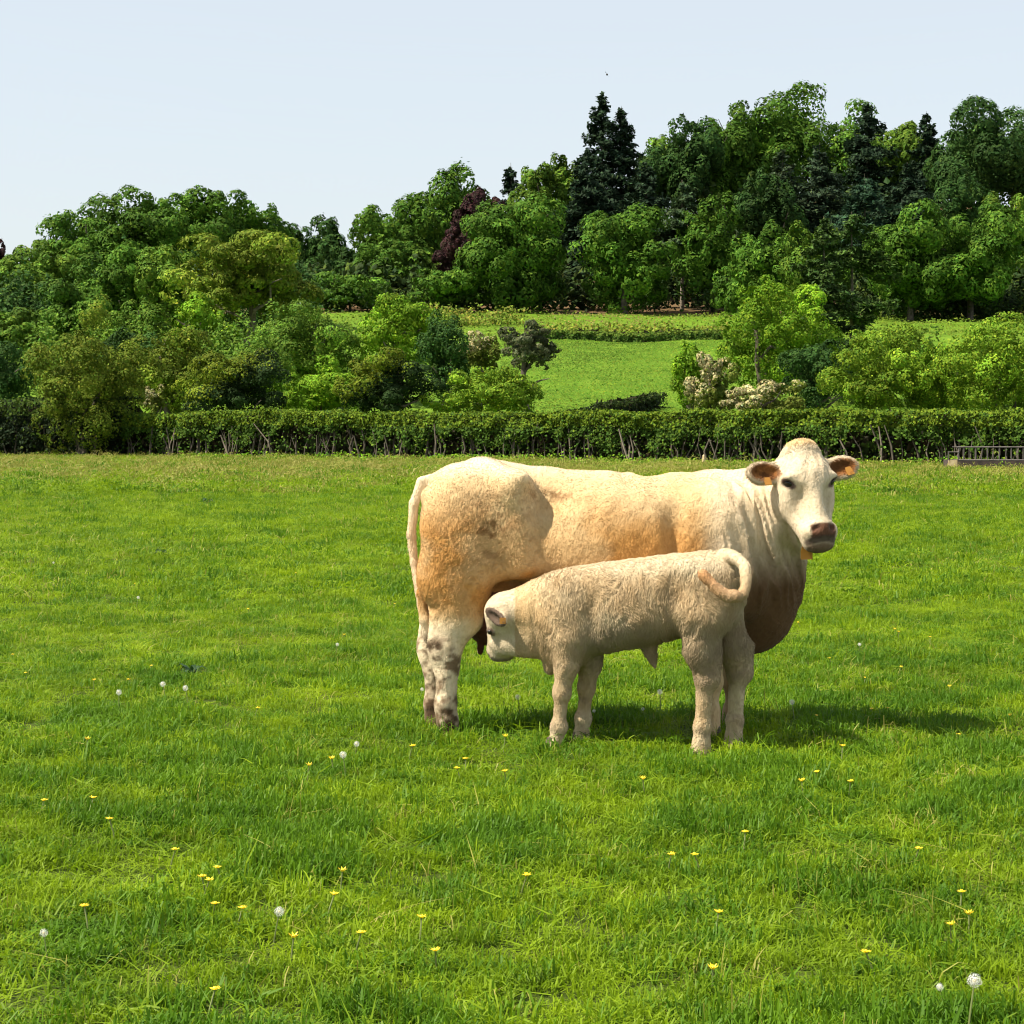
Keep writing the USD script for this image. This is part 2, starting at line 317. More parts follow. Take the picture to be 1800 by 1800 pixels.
    amp = .0045 * ss(X, -.5, -.35) * (1 - ss(X, 1.0, 1.3)) * ss(Z, .45, .6) + .0015
    V = V + N * (curl * amp)[:, None] + N * (((fbm(V * 7, 3, 9) - .5) * .014 + (noise(np.stack([X * 13 + fbm(V * 3, 2, 50) * 3, Y, Z * 1.7], 1), 51) - .5) * .012 * ss(X, .05, .3) * (1 - ss(X, 1.0, 1.2))) * (1 - soft))[:, None]
    streak = (noise(np.stack([X * 16 + Z * 5, Y * 4, Z * 2.2], 1), 4) - .5) * .020 * ss(X, .95, 1.15) * (1 - ss(X, 1.40, 1.5)) * ss(Z, .5, .7) * (1 - soft)
    V = V + N * streak[:, None]
    pxa, pya = 900 + V[:, 0] * FPX / 9.75, HORIZON + (EYE - V[:, 2]) * FPX / 9.75
    fu = (pxa - .22 * (pya - 900)) / 12 + (fbm(V * 5, 2, 41) - .5) * 1.4
    fold = (1 - np.abs(2 * noise(np.stack([fu, V[:, 1] * 3, pya / 160], 1), 42) - 1))**2 - .3
    V = V + N * (fold * .045 * ss(pxa, 1250, 1310) * (1 - ss(pxa, 1410, 1430)) * ss(pya, 840, 870) * (1 - ss(pya, 1010, 1090)) * (Y < YC) * ss(-loc[:, 1], .12, .22))[:, None]
    fr = noise(np.stack([loc[:, 0] * 62 + (fbm(V * 8, 2, 43) - .5) * 2, loc[:, 1] * 6, loc[:, 2] * 9], 1), 44) - .5
    V = V + N * (fr * .028 * (onhead & (loc[:, 1] > -.1)) * np.exp(-((loc[:, 2] - .07) / .075)**2 - (loc[:, 0] / .085)**2))[:, None]
    m.vertices = V
    # colour of the coat
    px_, py_ = 900 + X * FPX / YC, HORIZON + (EYE - Z) * FPX / YC
    cream, tan, white = np.array([.52, .39, .22]), np.array([.43, .22, .065]), np.array([.66, .56, .41])
    n1, n2, n3 = fbm(V * 3.2, 4, 1), fbm(V * 11, 4, 2), fbm(V * 30, 3, 3)
    t = ss(n1 * .7 + n2 * .3, .38, .62) * .55
    flank = ss(py_, 845, 960) * (1 - ss(py_, 1050, 1100)) * (1 - ss(px_, 1200, 1250))
    t = np.clip(t * (.35 + .8 * flank) + flank * .45 + .35 * ss(py_, 985, 1050) * flank, 0, 1)
    C = cream + (tan - cream) * t[:, None]
    w = np.maximum(1 - ss(py_, 808, 850), ss(py_, 1070, 1110) * (px_ < 900))
    C = C + (white - C) * (w * .75)[:, None]
    neck = ss(px_, 1215, 1255) * (1 - ss(py_, 980, 1060)); C = C + (white * [.96, .93, .9] - C) * (neck * .7 * (.5 + n2))[:, None]
    low = ss(px_, 1250, 1310) * ss(py_, 925, 1035); C = C + (np.array([.075, .029, .009]) - C) * (low * .93)[:, None]  # brown brisket hair, deepened by chest shade put into the colour
    C = C + (np.array([.50, .29, .11]) - C) * (np.exp(-((px_ - 1195) / 45)**2 - ((py_ - 910) / 50)**2) * .5 * n2 * 1.6)[:, None]
    dung_shade = ss(n2 * .55 + n3 * .45, .45, .57) * np.exp(-((px_ - 862) / 45)**2 - ((py_ - 925) / 55)**2) * (Y < YC) \
         + ss(n2 * .4 + n3 * .6, .46, .54) * np.exp(-((px_ - 968) / 50)**2 - ((py_ - 868) / 9)**2) * .9 * (Y < YC)
    C = C + (np.array([.17, .085, .03]) - C) * np.clip(dung_shade * .9, 0, 1)[:, None]  # dung on the thigh, plus thigh and flank shade painted in
    leg = ss(py_, 1100, 1130) * (px_ < 860)
    mud = leg * ss(n2 * .6 + n3 * .4 + .17 * ss(py_, 1170, 1250) + .06 * np.exp(-((px_ - 760) / 14)**2 - ((py_ - 1125) / 26)**2), .47, .66)
    C = C + (np.array([.11, .064, .030]) - C) * (mud * .9)[:, None]
    wet = leg * np.clip((np.exp(-((px_ - 797) / 15)**2 - ((py_ - 1262) / 42)**2) + np.exp(-((px_ - 753) / 9)**2 - ((py_ - 1245) / 34)**2) + .8 * np.exp(-((px_ - 762) / 17)**2 - ((py_ - 1122) / 24)**2)) * (.5 + 1.6 * ss(n3 * .6 + n2 * .4, .42, .6)), 0, 1)
    C = C + (np.array([.050, .029, .014]) - C) * (wet * .92)[:, None]
    ud = np.linalg.norm((V - cp(871, 1074, -.02)) / [.205, .165, .195], axis=1); teat = (px_ > 840) & (px_ < 900) & (py_ > 1118) & (Z > .3)
    ud = (1 - ss(ud, 1.0, 1.1)) * (py_ > 1036) + teat; C = C + (np.array([.085, .030, .020]) - C) * np.clip(ud, 0, 1)[:, None]    # bare udder skin, darkened further to carry the shade beneath the flank
    tailmask = (X < cp(755, 900)[0]) & (np.abs(Y - YC) < .1)
    C[tailmask] = C[tailmask] * .4 + white * .6  # tail hair blended towards white
    # head: paler face, brown crown tuft, dark nose and eye rims, rusty ears
    hd = onhead & (loc[:, 1] > -.16)
    C = C + (np.array([.50, .42, .30]) - C) * (.75 * soft)[:, None]
    fh = hd * np.exp(-((loc[:, 2] - .1) / .08)**2 - (loc[:, 0] / .1)**2) * ss(n2, .42, .6); C = C + (np.array([.52, .40, .26]) - C) * (fh * .55)[:, None]
    tuft = hd * ss(loc[:, 2], .165, .20) * (np.abs(loc[:, 0]) < .08); C = C + (np.array([.55, .36, .16]) - C) * (tuft * .75)[:, None]
    mz = hd * (1 - ss(loc[:, 2], -.246, -.232)) * ss(loc[:, 2], -.312, -.298) * ss(loc[:, 1], -.02, .01) * (1 - ss(np.abs(loc[:, 0]), .06, .074))
    C = C + (np.array([.10, .046, .026]) - C) * mz[:, None]
    lip = hd * (1 - ss(np.abs(loc[:, 2] + .312), .008, .02)) * ss(loc[:, 1], -.06, -.03); C = C + (np.array([.05, .03, .025]) - C) * (lip * .9)[:, None]
    chin = hd * (1 - ss(loc[:, 2], -.335, -.318)); C = C + (np.array([.10, .055, .032]) - C) * (chin * .9)[:, None]  # chin brown has the shadow below the mouth painted in
    for sg in (-1, 1):
        le_ = loc - [sg * .122, .005, -.004]; al = -sg * .80 * le_[:, 0] - .60 * le_[:, 2]; ac = -sg * .60 * le_[:, 0] + .80 * le_[:, 2]; de = np.sqrt((al / 1.5)**2 + (ac / .72)**2 + le_[:, 1]**2); C = C + (np.array([.10, .06, .05]) - C) * (1 - ss(de, .022, .034))[:, None]
        dn = np.linalg.norm(loc - [sg * .045, .05, -.262], axis=1); C = C + (np.array([.015, .01, .01]) - C) * (1 - ss(dn, .016, .026))[:, None]
        ear = hd & (loc[:, 0] * sg > .135) & (loc[:, 2] > -.02) & (loc[:, 2] < .2)
        ecs, Es = EARS[sg]; le = (V - ecs) @ Es.T; q = ear * (1 - ss(np.linalg.norm(le[:, [0, 2]] / [.088, .054], axis=1), .72, 1.05)) * ss(le[:, 1], -.016, -.004); C = C + (np.array([.26, .095, .018]) - C) * (q * .95)[:, None]
        C = C + (np.array([.07, .028, .012]) - C) * (q * ss(n3, .45, .6) * .6)[:, None]
    root = thing('cow', 'cream and golden beef cow standing side on with its head turned to the viewer', 'cow', (0, 0, 0))
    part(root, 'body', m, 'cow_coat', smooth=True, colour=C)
    for sg in (-1, 1):
        b = trimesh.creation.icosphere(3, 1.0); ea = unit(-sg * .80 * e - .60 * g); b.vertices = H(sg * .1165, -.008, -.004) + b.vertices @ (np.diag([.027, .024, .0125]) @ np.stack([ea, f, np.cross(ea, f)]))
        part(root, 'eye', b, 'eye_black', smooth=True)
    def tag(p0, w, h, u, v, n):
        q = np.array([[-.35, 0], [.35, 0], [.5, -.45], [.5, -1], [-.5, -1], [-.5, -.45]]) * [w, h]
        a = trimesh.creation.extrude_polygon(__import__('shapely').Polygon(q).buffer(.003), .003, engine='earcut')
        a.vertices = p0 + a.vertices[:, :1] * u + a.vertices[:, 1:2] * v + a.vertices[:, 2:] * n
        return a
    part(root, 'ear_tag', tag(H(-.205, -.045, .052), .032, .034, e, g, unit(f + .5 * g - .6 * e)), 'tag_yellow', label='yellow plastic tag in the ear on the left')
    part(root, 'ear_tag', tag(H(.245, -.04, .09), .034, .04, unit(e + g * .2), unit(g - e * .3), f), 'tag_yellow', label='yellow plastic tag in the ear on the right')
    k = cp(1418, 958, -.34); part(root, 'neck_tag', tag(k, .055, .07, np.array([1., .2, 0]), np.array([0, 0, 1.]), np.array([0, -1., 0])), 'tag_yellow', label='small yellow tag hanging below the chin')
    part(root, 'tag_cord', tube([H(-.02, -.09, -.30), k + [-.004, .004, .0]], .005, 6), 'hoof_horn', smooth=True)
    def tufts(P):
        l = (P - c) @ R.T; near = np.min([np.linalg.norm((P - q) @ E.T / [.11, .06, .08], axis=1) for q, E in EARS.values()], 0)
        return ((near < 1.05) + .9 * (l[:, 2] > .15) * (l[:, 1] > -.16) * (P[:, 0] > 1.2)).astype(float) + 1e-6
    fur(root, 'tuft_hair', m, C, 5000, .015, .0022, lambda P: np.where(((P - c) @ g > .15)[:, None], (g * .3 - f * .1)[None], np.sign((P - c) @ e)[:, None] * e[None] * .8 + .15 * g[None]), 13, keep=tufts, curl=1.2)
    for x, y, dy in ((789, 1296, -.17), (769, 1296, .19), (1247, 1296, -.13), (1286, 1296, .15)): hoof(root, cp(x, y, dy) * [1, 1, 0], .055, (1, 0))
    lie = lambda P: np.stack([-.55 + 0 * P[:, 0], .0 * P[:, 0], -.8 + 0 * P[:, 0]], 1)
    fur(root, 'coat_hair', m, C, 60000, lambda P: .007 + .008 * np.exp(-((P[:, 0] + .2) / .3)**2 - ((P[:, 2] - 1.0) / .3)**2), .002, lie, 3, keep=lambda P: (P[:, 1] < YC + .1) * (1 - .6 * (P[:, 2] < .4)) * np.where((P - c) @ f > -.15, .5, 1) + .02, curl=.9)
    return m
COW = build_cow()

# ---- the calf: walks up from the right, hindquarters nearer to the viewer
CA = math.radians(17)
def kp(px, py, side=0.0):
    """Point of the calf seen at the pixel, on its middle plane moved by side (+ away from the viewer)."""
    Ym = 9.66 - (px - 880) * (9.66 - 9.39) / (1300 - 880)
    p = at(px, py, Ym); return p + np.array([math.sin(CA), math.cos(CA), 0]) * side
def build_calf():
    s = Sculpt((-.22, 8.9, -.02), (1.28, 9.95, 1.1), .0075)
    a, b = kp(900, 1000), kp(1300, 1000); U = b - a; U[2] = 0; U = unit(U); V = np.array([-U[1], U[0], 0]); o = np.array([a[0], a[1], 0])
    px = np.array([945, 965, 1000, 1050, 1100, 1150, 1200, 1250, 1285, 1303, 1310])
    tp = np.array([1035, 1012, 999, 992, 986, 979, 974, 970, 975, 1000, 1025])
    bt = np.array([1128, 1155, 1160, 1150, 1141, 1131, 1117, 1100, 1085, 1072, 1058])
    hw = np.array([.07, .11, .145, .17, .178, .18, .165, .155, .13, .08, .04])
    K = [kp(x, y) for x, y in zip(px, tp)]; us = np.array([(k - o) @ U for k in K]); top = np.array([k[2] for k in K]); bot = np.array([kp(x, y)[2] for x, y in zip(px, bt)])
    s.loft((o, U, V), us, top, bot, hw, p=2.25)
    for sg in (-1, 1):
        s.ball(kp(1248 - (8 if sg > 0 else 0), 1050, sg * .085), (.138, .085, .18), .06)                 # thigh
        s.ball(kp(1226, 1075, sg * .11), (.07, .045, .09), .06)                   # stifle
        s.ball(kp(1215, 995, sg * .115), (.04, .03, .035), .05)
        s.ball(kp(1010, 1075, sg * .1), (.10, .07, .18), .06)                     # shoulder
        s.ball(kp(1200, 1030, sg * .19), (.05, .04, .09), .05, cut=True)
        s.ball(kp(1055, 1070, sg * .185), (.03, .03, .14), .05, cut=True)
    # neck and throat
    s.cone(kp(990, 1075), kp(905, 1085, .0), .15, .10, .08, flat=((0, 1, 0), 1.35))
    s.cone(kp(960, 1045), kp(893, 1068), .085, .075, .06)
    s.cone(kp(985, 1120), kp(925, 1118), .125, .085, .06, flat=((0, 1, 0), 1.5))
    s.cone(kp(930, 1130), kp(880, 1132, .03), .07, .06, .05, flat=((0, 1, 0), 1.2))
    s.cone(kp(1000, 1142), kp(966, 1176), .09, .028, .07)
    # head: hanging, nose up against the udder
    hp, hn = kp(881, 1076, .0), kp(864, 1143, .11)
    g = unit(hp - hn); f = np.array([-.86, .25, .0]); f = unit(f - g * (f @ g)); e = np.cross(f, g); R = np.stack([e, f, g])
    L = np.linalg.norm(hp - hn)
    s.ball(hp, (.078, .075, .082), .04, R)
    s.ball(hp + g * .05 - f * .01, (.05, .05, .04), .03, R)
    s.cone(hp, hn, .07, .052, .04)
    s.ball(hn - g * .02, (.055, .048, .045), .03, R)
    s.cone(hp - f * .09 - g * .05, hn - f * .05 - g * .02, .058, .036, .04)        # jaw
    s.ball(hp - f * .07 - g * .06, (.06, .06, .075), .05, R)
    sd = -1 if e[1] > 0 else 1
    ew = hp + e * sd * .068 + f * .028 - g * .075
    s.ball(ew, (.02, .024, .02), .02, R)
    s.ball(hn + e * sd * .035 + f * .03 - g * .03, (.012, .012, .01), .008, R, cut=True)
    ec0 = hp + e * sd * .06 - f * .02 + g * .012
    ed = unit(at(893, 1104, 9.45) - at(851, 1070, 9.53)); en = unit(np.array([-.35, -.85, -.2]) - ed * (np.array([-.35, -.85, -.2]) @ ed)); E = np.stack([ed, en, np.cross(ed, en)])
    ec = at(872, 1084, 9.50)
    s.cone(hp + e * sd * .05 - f * .02, ec + ed * .03, .035, .024, .03)
    s.ball(ec, (.072, .022, .035), .015, E); s.ball(ec + en * .02, (.055, .018, .022), .008, E, cut=True)
    ec2 = hp - e * sd * .11 + f * .01 + g * .01; s.ball(ec2, (.06, .02, .03), .02, np.stack([unit(-e * sd + g * .2), f, g]))
    # legs
    def fore(top_, knee, fet, hoof, side):
        s.chain([kp(*top_, side), kp((top_[0] + knee[0]) / 2 + 2, (top_[1] + knee[1]) / 2, side), kp(*knee, side)], [.078, .054, .039], .04)
        s.ball(kp(*knee, side), (.043, .043, .052), .02)
        s.chain([kp(*knee, side), kp(*fet, side), kp(*hoof, side)], [.035, .029, .044], .02)
        s.ball(kp(*fet, side), (.041, .041, .04), .025)
    fore((1008, 1120), (997, 1213), (992, 1272), (985, 1312), -.10); fore((1030, 1130), (1022, 1213), (1016, 1268), (1012, 1304), .10)
    def hind(x, side, top_r=.108, top_dx=8):
        s.chain([kp(x + top_dx, 1085, side), kp(x + 1, 1140, side), kp(x + 12, 1190, side)], [top_r, .072, .048], .06)
        s.cone(kp(x + 30, 1140, side), kp(x + 25, 1185, side), .026, .03, .04)
        s.ball(kp(x + 14, 1190, side), (.055, .045, .055), .03)
        s.chain([kp(x + 10, 1195, side), kp(x + 6, 1270, side), kp(x + 2, 1318, side)], [.043, .035, .05], .02)
        s.ball(kp(x + 5, 1272, side), (.042, .042, .04), .02)
    hind(1236, -.095); hind(1280, .095, .085, -12)
    # navel tuft
    s.cone(kp(1138, 1124), kp(1150, 1172), .05, .008, .03)
    # tail, lifted and curled round to the front
    T = [kp(1265, 980), at(1288, 979, 9.30), at(1308, 998, 9.22), at(1311, 1026, 9.16), at(1300, 1048, 9.12), at(1280, 1048, 9.09), at(1256, 1032, 9.10), at(1238, 1012, 9.12), at(1231, 1004, 9.13)]
    tt = np.linspace(0, 1, len(T)); Q = np.stack([PchipInterpolator(tt, np.array(T)[:, k])(np.linspace(0, 1, 25)) for k in range(3)], 1)
    rr = np.interp(np.linspace(0, 1, 25), [0, .12, .35, .7, .9, 1], [.038, .028, .023, .024, .02, .007])
    s.chain(list(Q), list(rr), .012)
    m = s.mesh(); V = m.vertices.copy(); N = m.vertex_normals
    X, Y, Z = V.T
    Yv = Y; px_, py_ = 900 + X * FPX / Yv, HORIZON + (EYE - Z) * FPX / Yv
    body = ss(px_, 905, 960) * ss(Z, .28, .42)
    u = (V - o) @ U; wav = noise(np.stack([u * 46 + (fbm(V * 6, 3, 7) - .5) * 12, Y * 9, Z * 7 + u * 4], 1), 8) - .5
    V = V + N * (wav * .010 * body + (fbm(V * 22, 3, 3) - .5) * .005 + (fbm(V * 6, 2, 33) - .5) * .006 * body)[:, None]
    m.vertices = V
    n1, n2, n3 = fbm(V * 4, 4, 21), fbm(V * 14, 4, 22), fbm(V * 34, 3, 23)
    cream, buff, white = np.array([.45, .365, .235]), np.array([.34, .23, .115]), np.array([.60, .51, .36])
    C = cream + (buff - cream) * np.clip(ss(n1, .38, .62) * .6 + wav * .5, 0, 1)[:, None]
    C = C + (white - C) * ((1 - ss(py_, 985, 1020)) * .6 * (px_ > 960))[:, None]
    neck = np.exp(-((px_ - 925) / 35)**2 - ((py_ - 1060) / 40)**2); C = C + (np.array([.66, .44, .2]) - C) * (neck * .5)[:, None]
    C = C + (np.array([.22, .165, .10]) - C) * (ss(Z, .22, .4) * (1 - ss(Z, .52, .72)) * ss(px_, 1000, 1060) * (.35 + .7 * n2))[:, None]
    dirt = ss(n2 * .6 + n3 * .4, .52, .62) * (1 - ss(Z, .3, .55)); C = C + (np.array([.24, .18, .12]) - C) * (dirt * .5)[:, None]
    hd = px_ < 905; C[hd] = C[hd] * .4 + np.array([.62, .54, .40]) * .6
    lo = (V - hn) @ g; mz = (1 - ss(lo, -.035, -.005)) * hd * (py_ > 1120); C = C + (np.array([.16, .12, .10]) - C) * (mz * .8)[:, None]
    de = np.linalg.norm(V - ew, axis=1); C = C + (np.array([.12, .08, .06]) - C) * (1 - ss(de, .02, .032))[:, None]
    q = ((V - ec) @ ed); ei = np.linalg.norm((V - ec) @ E.T / [.075, .04, .04], axis=1); inner = (ei < 1.0) * ((N @ en) > .15) * ((V - ec) @ en > -.012)
    C = C + (np.array([.07, .04, .03]) - C) * (inner * .9)[:, None]
    dt, it = cKDTree(Q).query(V); tail = (dt < .05) & (it > 3); C = C + (np.array([.38, .18, .065]) - C) * (tail * ss(it, 4, 22) * .75)[:, None]
    root = thing('calf', 'shaggy cream calf suckling under the cow with its tail curled up', 'calf')
    part(root, 'body', m, 'calf_coat', smooth=True, colour=C)
    b = trimesh.creation.icosphere(3, .014); b.vertices += ew + e * sd * .012 + f * .004; part(root, 'eye', b, 'eye_black', smooth=True)
    t = trimesh.creation.box((.03, .004, .03)); t.vertices = ec + ed * .05 + en * .012 - np.cross(ed, en) * .012 + t.vertices; part(root, 'ear_tag', t, 'tag_yellow')
    for p in (kp(985, 1312, -.10), kp(1012, 1304, .10), kp(1240, 1318, -.095), kp(1282, 1318, .095)): hoof(root, p * [1, 1, 0], .044, -U[:2])
    lie = lambda P: np.stack([.45 + 0 * P[:, 0], 0 * P[:, 0], -.9 + 0 * P[:, 0]], 1)
    kt = cKDTree(Q)
    fur(root, 'coat_hair', m, C, 70000, lambda P: (.007 + .010 * ss(P[:, 2], .35, .55) * ss(P[:, 0], 0.05, .2)) * np.where(kt.query(P)[0] < .055, .5, 1), .0022, lie, 8, curl=.8)
    return m
CALF = build_calf()
# ---------------------------------------------------------------- the land
_py = PchipInterpolator([-200, 60, 104, 130, 150, 190, 230, 262, 300, 330], [0, 0, 0, 1.0, 3.0, 7.3, 11.5, 14.6, 19.0, 22.0])
_tx = PchipInterpolator([-900, 0, 300, 560, 800, 1060, 1400, 1800, 2600], [16, 16, 17, 23, 34, 41, 51, 49, 46])
def terrain(x, y):
    x, y = np.asarray(x, float), np.asarray(y, float)
    h = _py(np.clip(y, -200, 330)); p = 900 + x / np.maximum(y, 60) * FPX
    T = _tx(np.clip(p, -900, 2600)); k = ss(y, 325, 425)
    h = h + (T - h) * k * (y > 325)
    far = ss(y, 40, 100)
    return h + (fbm(np.stack([x / 14, y / 14, 0 * x], -1), 3, 60) - .5) * 1.1 * ss(y, 108, 150) + (fbm(np.stack([x / 3.1, y / 3.1, 0 * x], -1), 3, 61) - .5) * .10 * (1 - np.exp(-(((x - .5) / 2.2)**2 + ((y - 9.6) / 1.5)**2)))
mat(stage, LOOKS + 'turf', {
    'g': ('geometry', {}), 'n': ('noise_texture', {'scale': .35, 'detail': 6., 'roughness': .6}), 'n2': ('noise_texture', {'scale': 5., 'detail': 6., 'roughness': .7}),
    'm': ('math', {'math_type': 'multiply_add', 'value2': .5}), 'h': ('math', {'math_type': 'multiply', 'value2': .5}),
    'r': ('rgb_ramp', {'ramp': [(.36, (.05, .10, .006)), (.5, (.085, .165, .009)), (.62, (.13, .195, .018))]}),
    'b': ('bump', {'strength': .8, 'distance': .12}), 'p': ('principled_bsdf', {'roughness': .95, 'specular_ior_level': .1}),
    'xyz': ('separate_xyz', {}), 'wob': ('math', {'math_type': 'multiply_add', 'value2': 14.0}), 'edge': ('map_range', {'range_type': 'smoothstep', 'from_min': 299.0, 'from_max': 304.0, 'clamp': True}),
    'litter': ('rgb_ramp', {'ramp': [(.35, (.06, .042, .02)), (.6, (.15, .095, .045))]}), 'floor': ('mix_color', {'use_clamp': False}),
    'near': ('map_range', {'range_type': 'smoothstep', 'from_min': 60.0, 'from_max': 110.0, 'clamp': True}), 'thatch': ('mix_color', {'use_clamp': False, 'a': (.05, .075, .010)})},
    [('g.position', 'n.vector'), ('g.position', 'n2.vector'), ('n2.fac', 'h.value1'), ('n.fac', 'm.value1'), ('h.value', 'm.value3'), ('m.value', 'r.fac'), ('g.position', 'xyz.vector'), ('n.fac', 'wob.value1'), ('xyz.y', 'wob.value3'), ('wob.value', 'edge.value'), ('n2.fac', 'litter.fac'), ('edge.result', 'floor.fac'), ('r.color', 'floor.a'), ('litter.color', 'floor.b'), ('floor.result', 'thatch.b'), ('xyz.y', 'near.value'), ('near.result', 'thatch.fac'), ('thatch.result', 'p.base_color'), ('n2.fac', 'b.height'), ('b.normal', 'p.normal')], surface='p.BSDF')
def sheet(xs, ys, lift=0.0):
    X, Y = np.meshgrid(xs, ys, indexing='ij'); Z = terrain(X, Y) + lift
    n, m = X.shape; i, j = np.meshgrid(np.arange(n - 1), np.arange(m - 1), indexing='ij')
    return np.stack([X, Y, Z], -1).reshape(-1, 3), np.stack([i * m + j, (i + 1) * m + j, (i + 1) * m + j + 1, i * m + j + 1], -1).reshape(-1, 4)
xs = np.unique(np.r_[np.linspace(-900, -70, 40), np.linspace(-70, -14, 57), np.linspace(-14, 14, 51), np.linspace(14, 110, 60), np.linspace(110, 900, 40)])
ys = np.unique(np.r_[np.linspace(-60, 2, 16), np.linspace(2, 20, 60), np.linspace(20, 110, 70), np.linspace(110, 450, 120), np.linspace(450, 1500, 30)])
field = usdkit.mesh(stage, '/World/meadow', sheet(xs, ys), LOOKS + 'turf', smooth=True)
say(field.GetPrim(), kind='structure')

# ---------------------------------------------------------------- grass
def leaf_look(name, ramp, trans, rough=.55, pos_scale=.6, tint=False, spec=.3, fine=3.0):
    nodes = {'g': ('geometry', {}), 'n': ('noise_texture', {'scale': pos_scale, 'detail': 4., 'roughness': .6}), 'n2': ('noise_texture', {'scale': fine, 'detail': 3., 'roughness': .6}),
             'a': ('math', {'math_type': 'multiply_add', 'value2': .35}), 'b': ('math', {'math_type': 'multiply_add', 'value2': .35}), 'c': ('math', {'math_type': 'multiply', 'value2': .44}),
             'r': ('rgb_ramp', {'ramp': ramp}), 'p': ('principled_bsdf', {'roughness': rough, 'specular_ior_level': spec}), 't': ('translucent_bsdf', {}), 'x': ('mix_closure', {'fac': trans})}
    links = [('g.position', 'n.vector'), ('g.position', 'n2.vector'), ('n.fac', 'a.value1'), ('g.random_per_island', 'c.value1'), ('c.value', 'b.value3'), ('n2.fac', 'b.value1'), ('b.value', 'a.value3'), ('a.value', 'r.fac'),
             ('r.color', 'p.base_color'), ('r.color', 't.color'), ('p.BSDF', 'x.closure1'), ('t.BSDF', 'x.closure2')]
    mat(stage, LOOKS + name, nodes, links, surface='x.closure')
leaf_look('grass_fine', [(.28, (.115, .205, .005)), (.43, (.255, .37, .009)), (.57, (.39, .455, .025)), (.74, (.58, .56, .12))], .48, rough=.55, spec=.22)
leaf_look('grass_lush', [(.30, (.07, .165, .006)), (.5, (.165, .295, .009)), (.72, (.29, .42, .014))], .46, rough=.55, spec=.22)
leaf_look('grass_dry', [(.3, (.21, .22, .03)), (.5, (.34, .30, .08)), (.75, (.52, .44, .20))], .25)
def blades(n, radius, h0, h1, w, seed, bend=1.15):
    r = np.random.default_rng(seed)
    a = r.uniform(0, 2 * np.pi, n); q = radius * np.sqrt(r.random(n)); base = np.stack([q * np.cos(a), q * np.sin(a), np.full(n, -.012)], 1)
    d = r.uniform(0, 2 * np.pi, n); dirv = np.stack([np.cos(d), np.sin(d), 0 * d], 1); side = np.stack([-np.sin(d + r.normal(0, .5, n)), np.cos(d), 0 * d], 1)
    H = r.uniform(h0, h1, n)[:, None]; B = (np.abs(r.normal(0, bend, n)) * .9 + .1)[:, None]; W = (w * r.uniform(.6, 1.3, n))[:, None]
    up = np.array([0, 0, 1.0])
    p1 = base + up * H * .55 + dirv * H * B * .22; p2 = base + up * H * (1 - .25 * B) + dirv * H * B * .62; p3 = base + up * H * (1.02 - .5 * np.minimum(B, 1.3)) + dirv * H * B * 1.05
    V = np.stack([base - side * W * .5, base + side * W * .5, p1 - side * W * .5, p1 + side * W * .5, p2 - side * W * .36, p2 + side * W * .36, p3], 1).reshape(-1, 3)
    F = np.array([[0, 1, 3], [0, 3, 2], [2, 3, 5], [2, 5, 4], [4, 5, 6]]); F = (F[None] + 7 * np.arange(n)[:, None, None]).reshape(-1, 3)
    return V, F
def instancer(name, protos, P, idx, yaw, scale, label, cat, tilt=None):
    path = numbered('/World', name); pi = UsdGeom.PointInstancer.Define(stage, path)
    for k, (v, f, m) in enumerate(protos):
        p = usdkit.mesh(stage, f'{path}/tuft_{k:03d}' if k else f'{path}/tuft', (v, f), LOOKS + m); pi.CreatePrototypesRel().AddTarget(p.GetPath())
    pi.CreatePositionsAttr(Vt.Vec3fArray.FromNumpy(P.astype(np.float32))); pi.CreateProtoIndicesAttr(Vt.IntArray.FromNumpy(idx.astype(np.int32)))
    n = len(P); t = np.zeros((n, 2)) if tilt is None else tilt
    hz = np.stack([np.cos(yaw / 2), 0 * yaw, 0 * yaw, np.sin(yaw / 2)], 1)            # yaw, then a small tilt
    hx = np.stack([np.cos(t[:, 0] / 2), np.sin(t[:, 0] / 2), 0 * yaw, 0 * yaw], 1)
    w = hx[:, 0] * hz[:, 0]; x = hx[:, 1] * hz[:, 0]; y = -hx[:, 1] * hz[:, 3]; z = hx[:, 0] * hz[:, 3]
    pi.CreateOrientationsAttr(Vt.QuathArray([Gf.Quath(float(a), float(b), float(c), float(d)) for a, b, c, d in zip(w, x, y, z)]))
    pi.CreateScalesAttr(Vt.Vec3fArray.FromNumpy(scale.astype(np.float32)))
    say(pi.GetPrim(), label, cat, kind='stuff')
def lush_field(P): return fbm(np.stack([P[:, 0] / .42, P[:, 1] / .42, 0 * P[:, 0]], 1), 3, 70)
def tone_field(P): return fbm(np.stack([P[:, 0] / 2.3, P[:, 1] / 2.3, 0 * P[:, 0]], 1), 3, 71)
def scatter(y0, y1, density, seed, margin=.8):
    r = np.random.default_rng(seed); n = int(density * .2671 * (y1**2 - y0**2) * 1.12 + density * margin * 2 * (y1 - y0))
    y = np.sqrt(r.uniform(y0**2, y1**2, n)); x = r.uniform(-1, 1, n) * (y * .2671 * 1.04 + margin)
    return np.stack([x, y, terrain(x, y)], 1), r
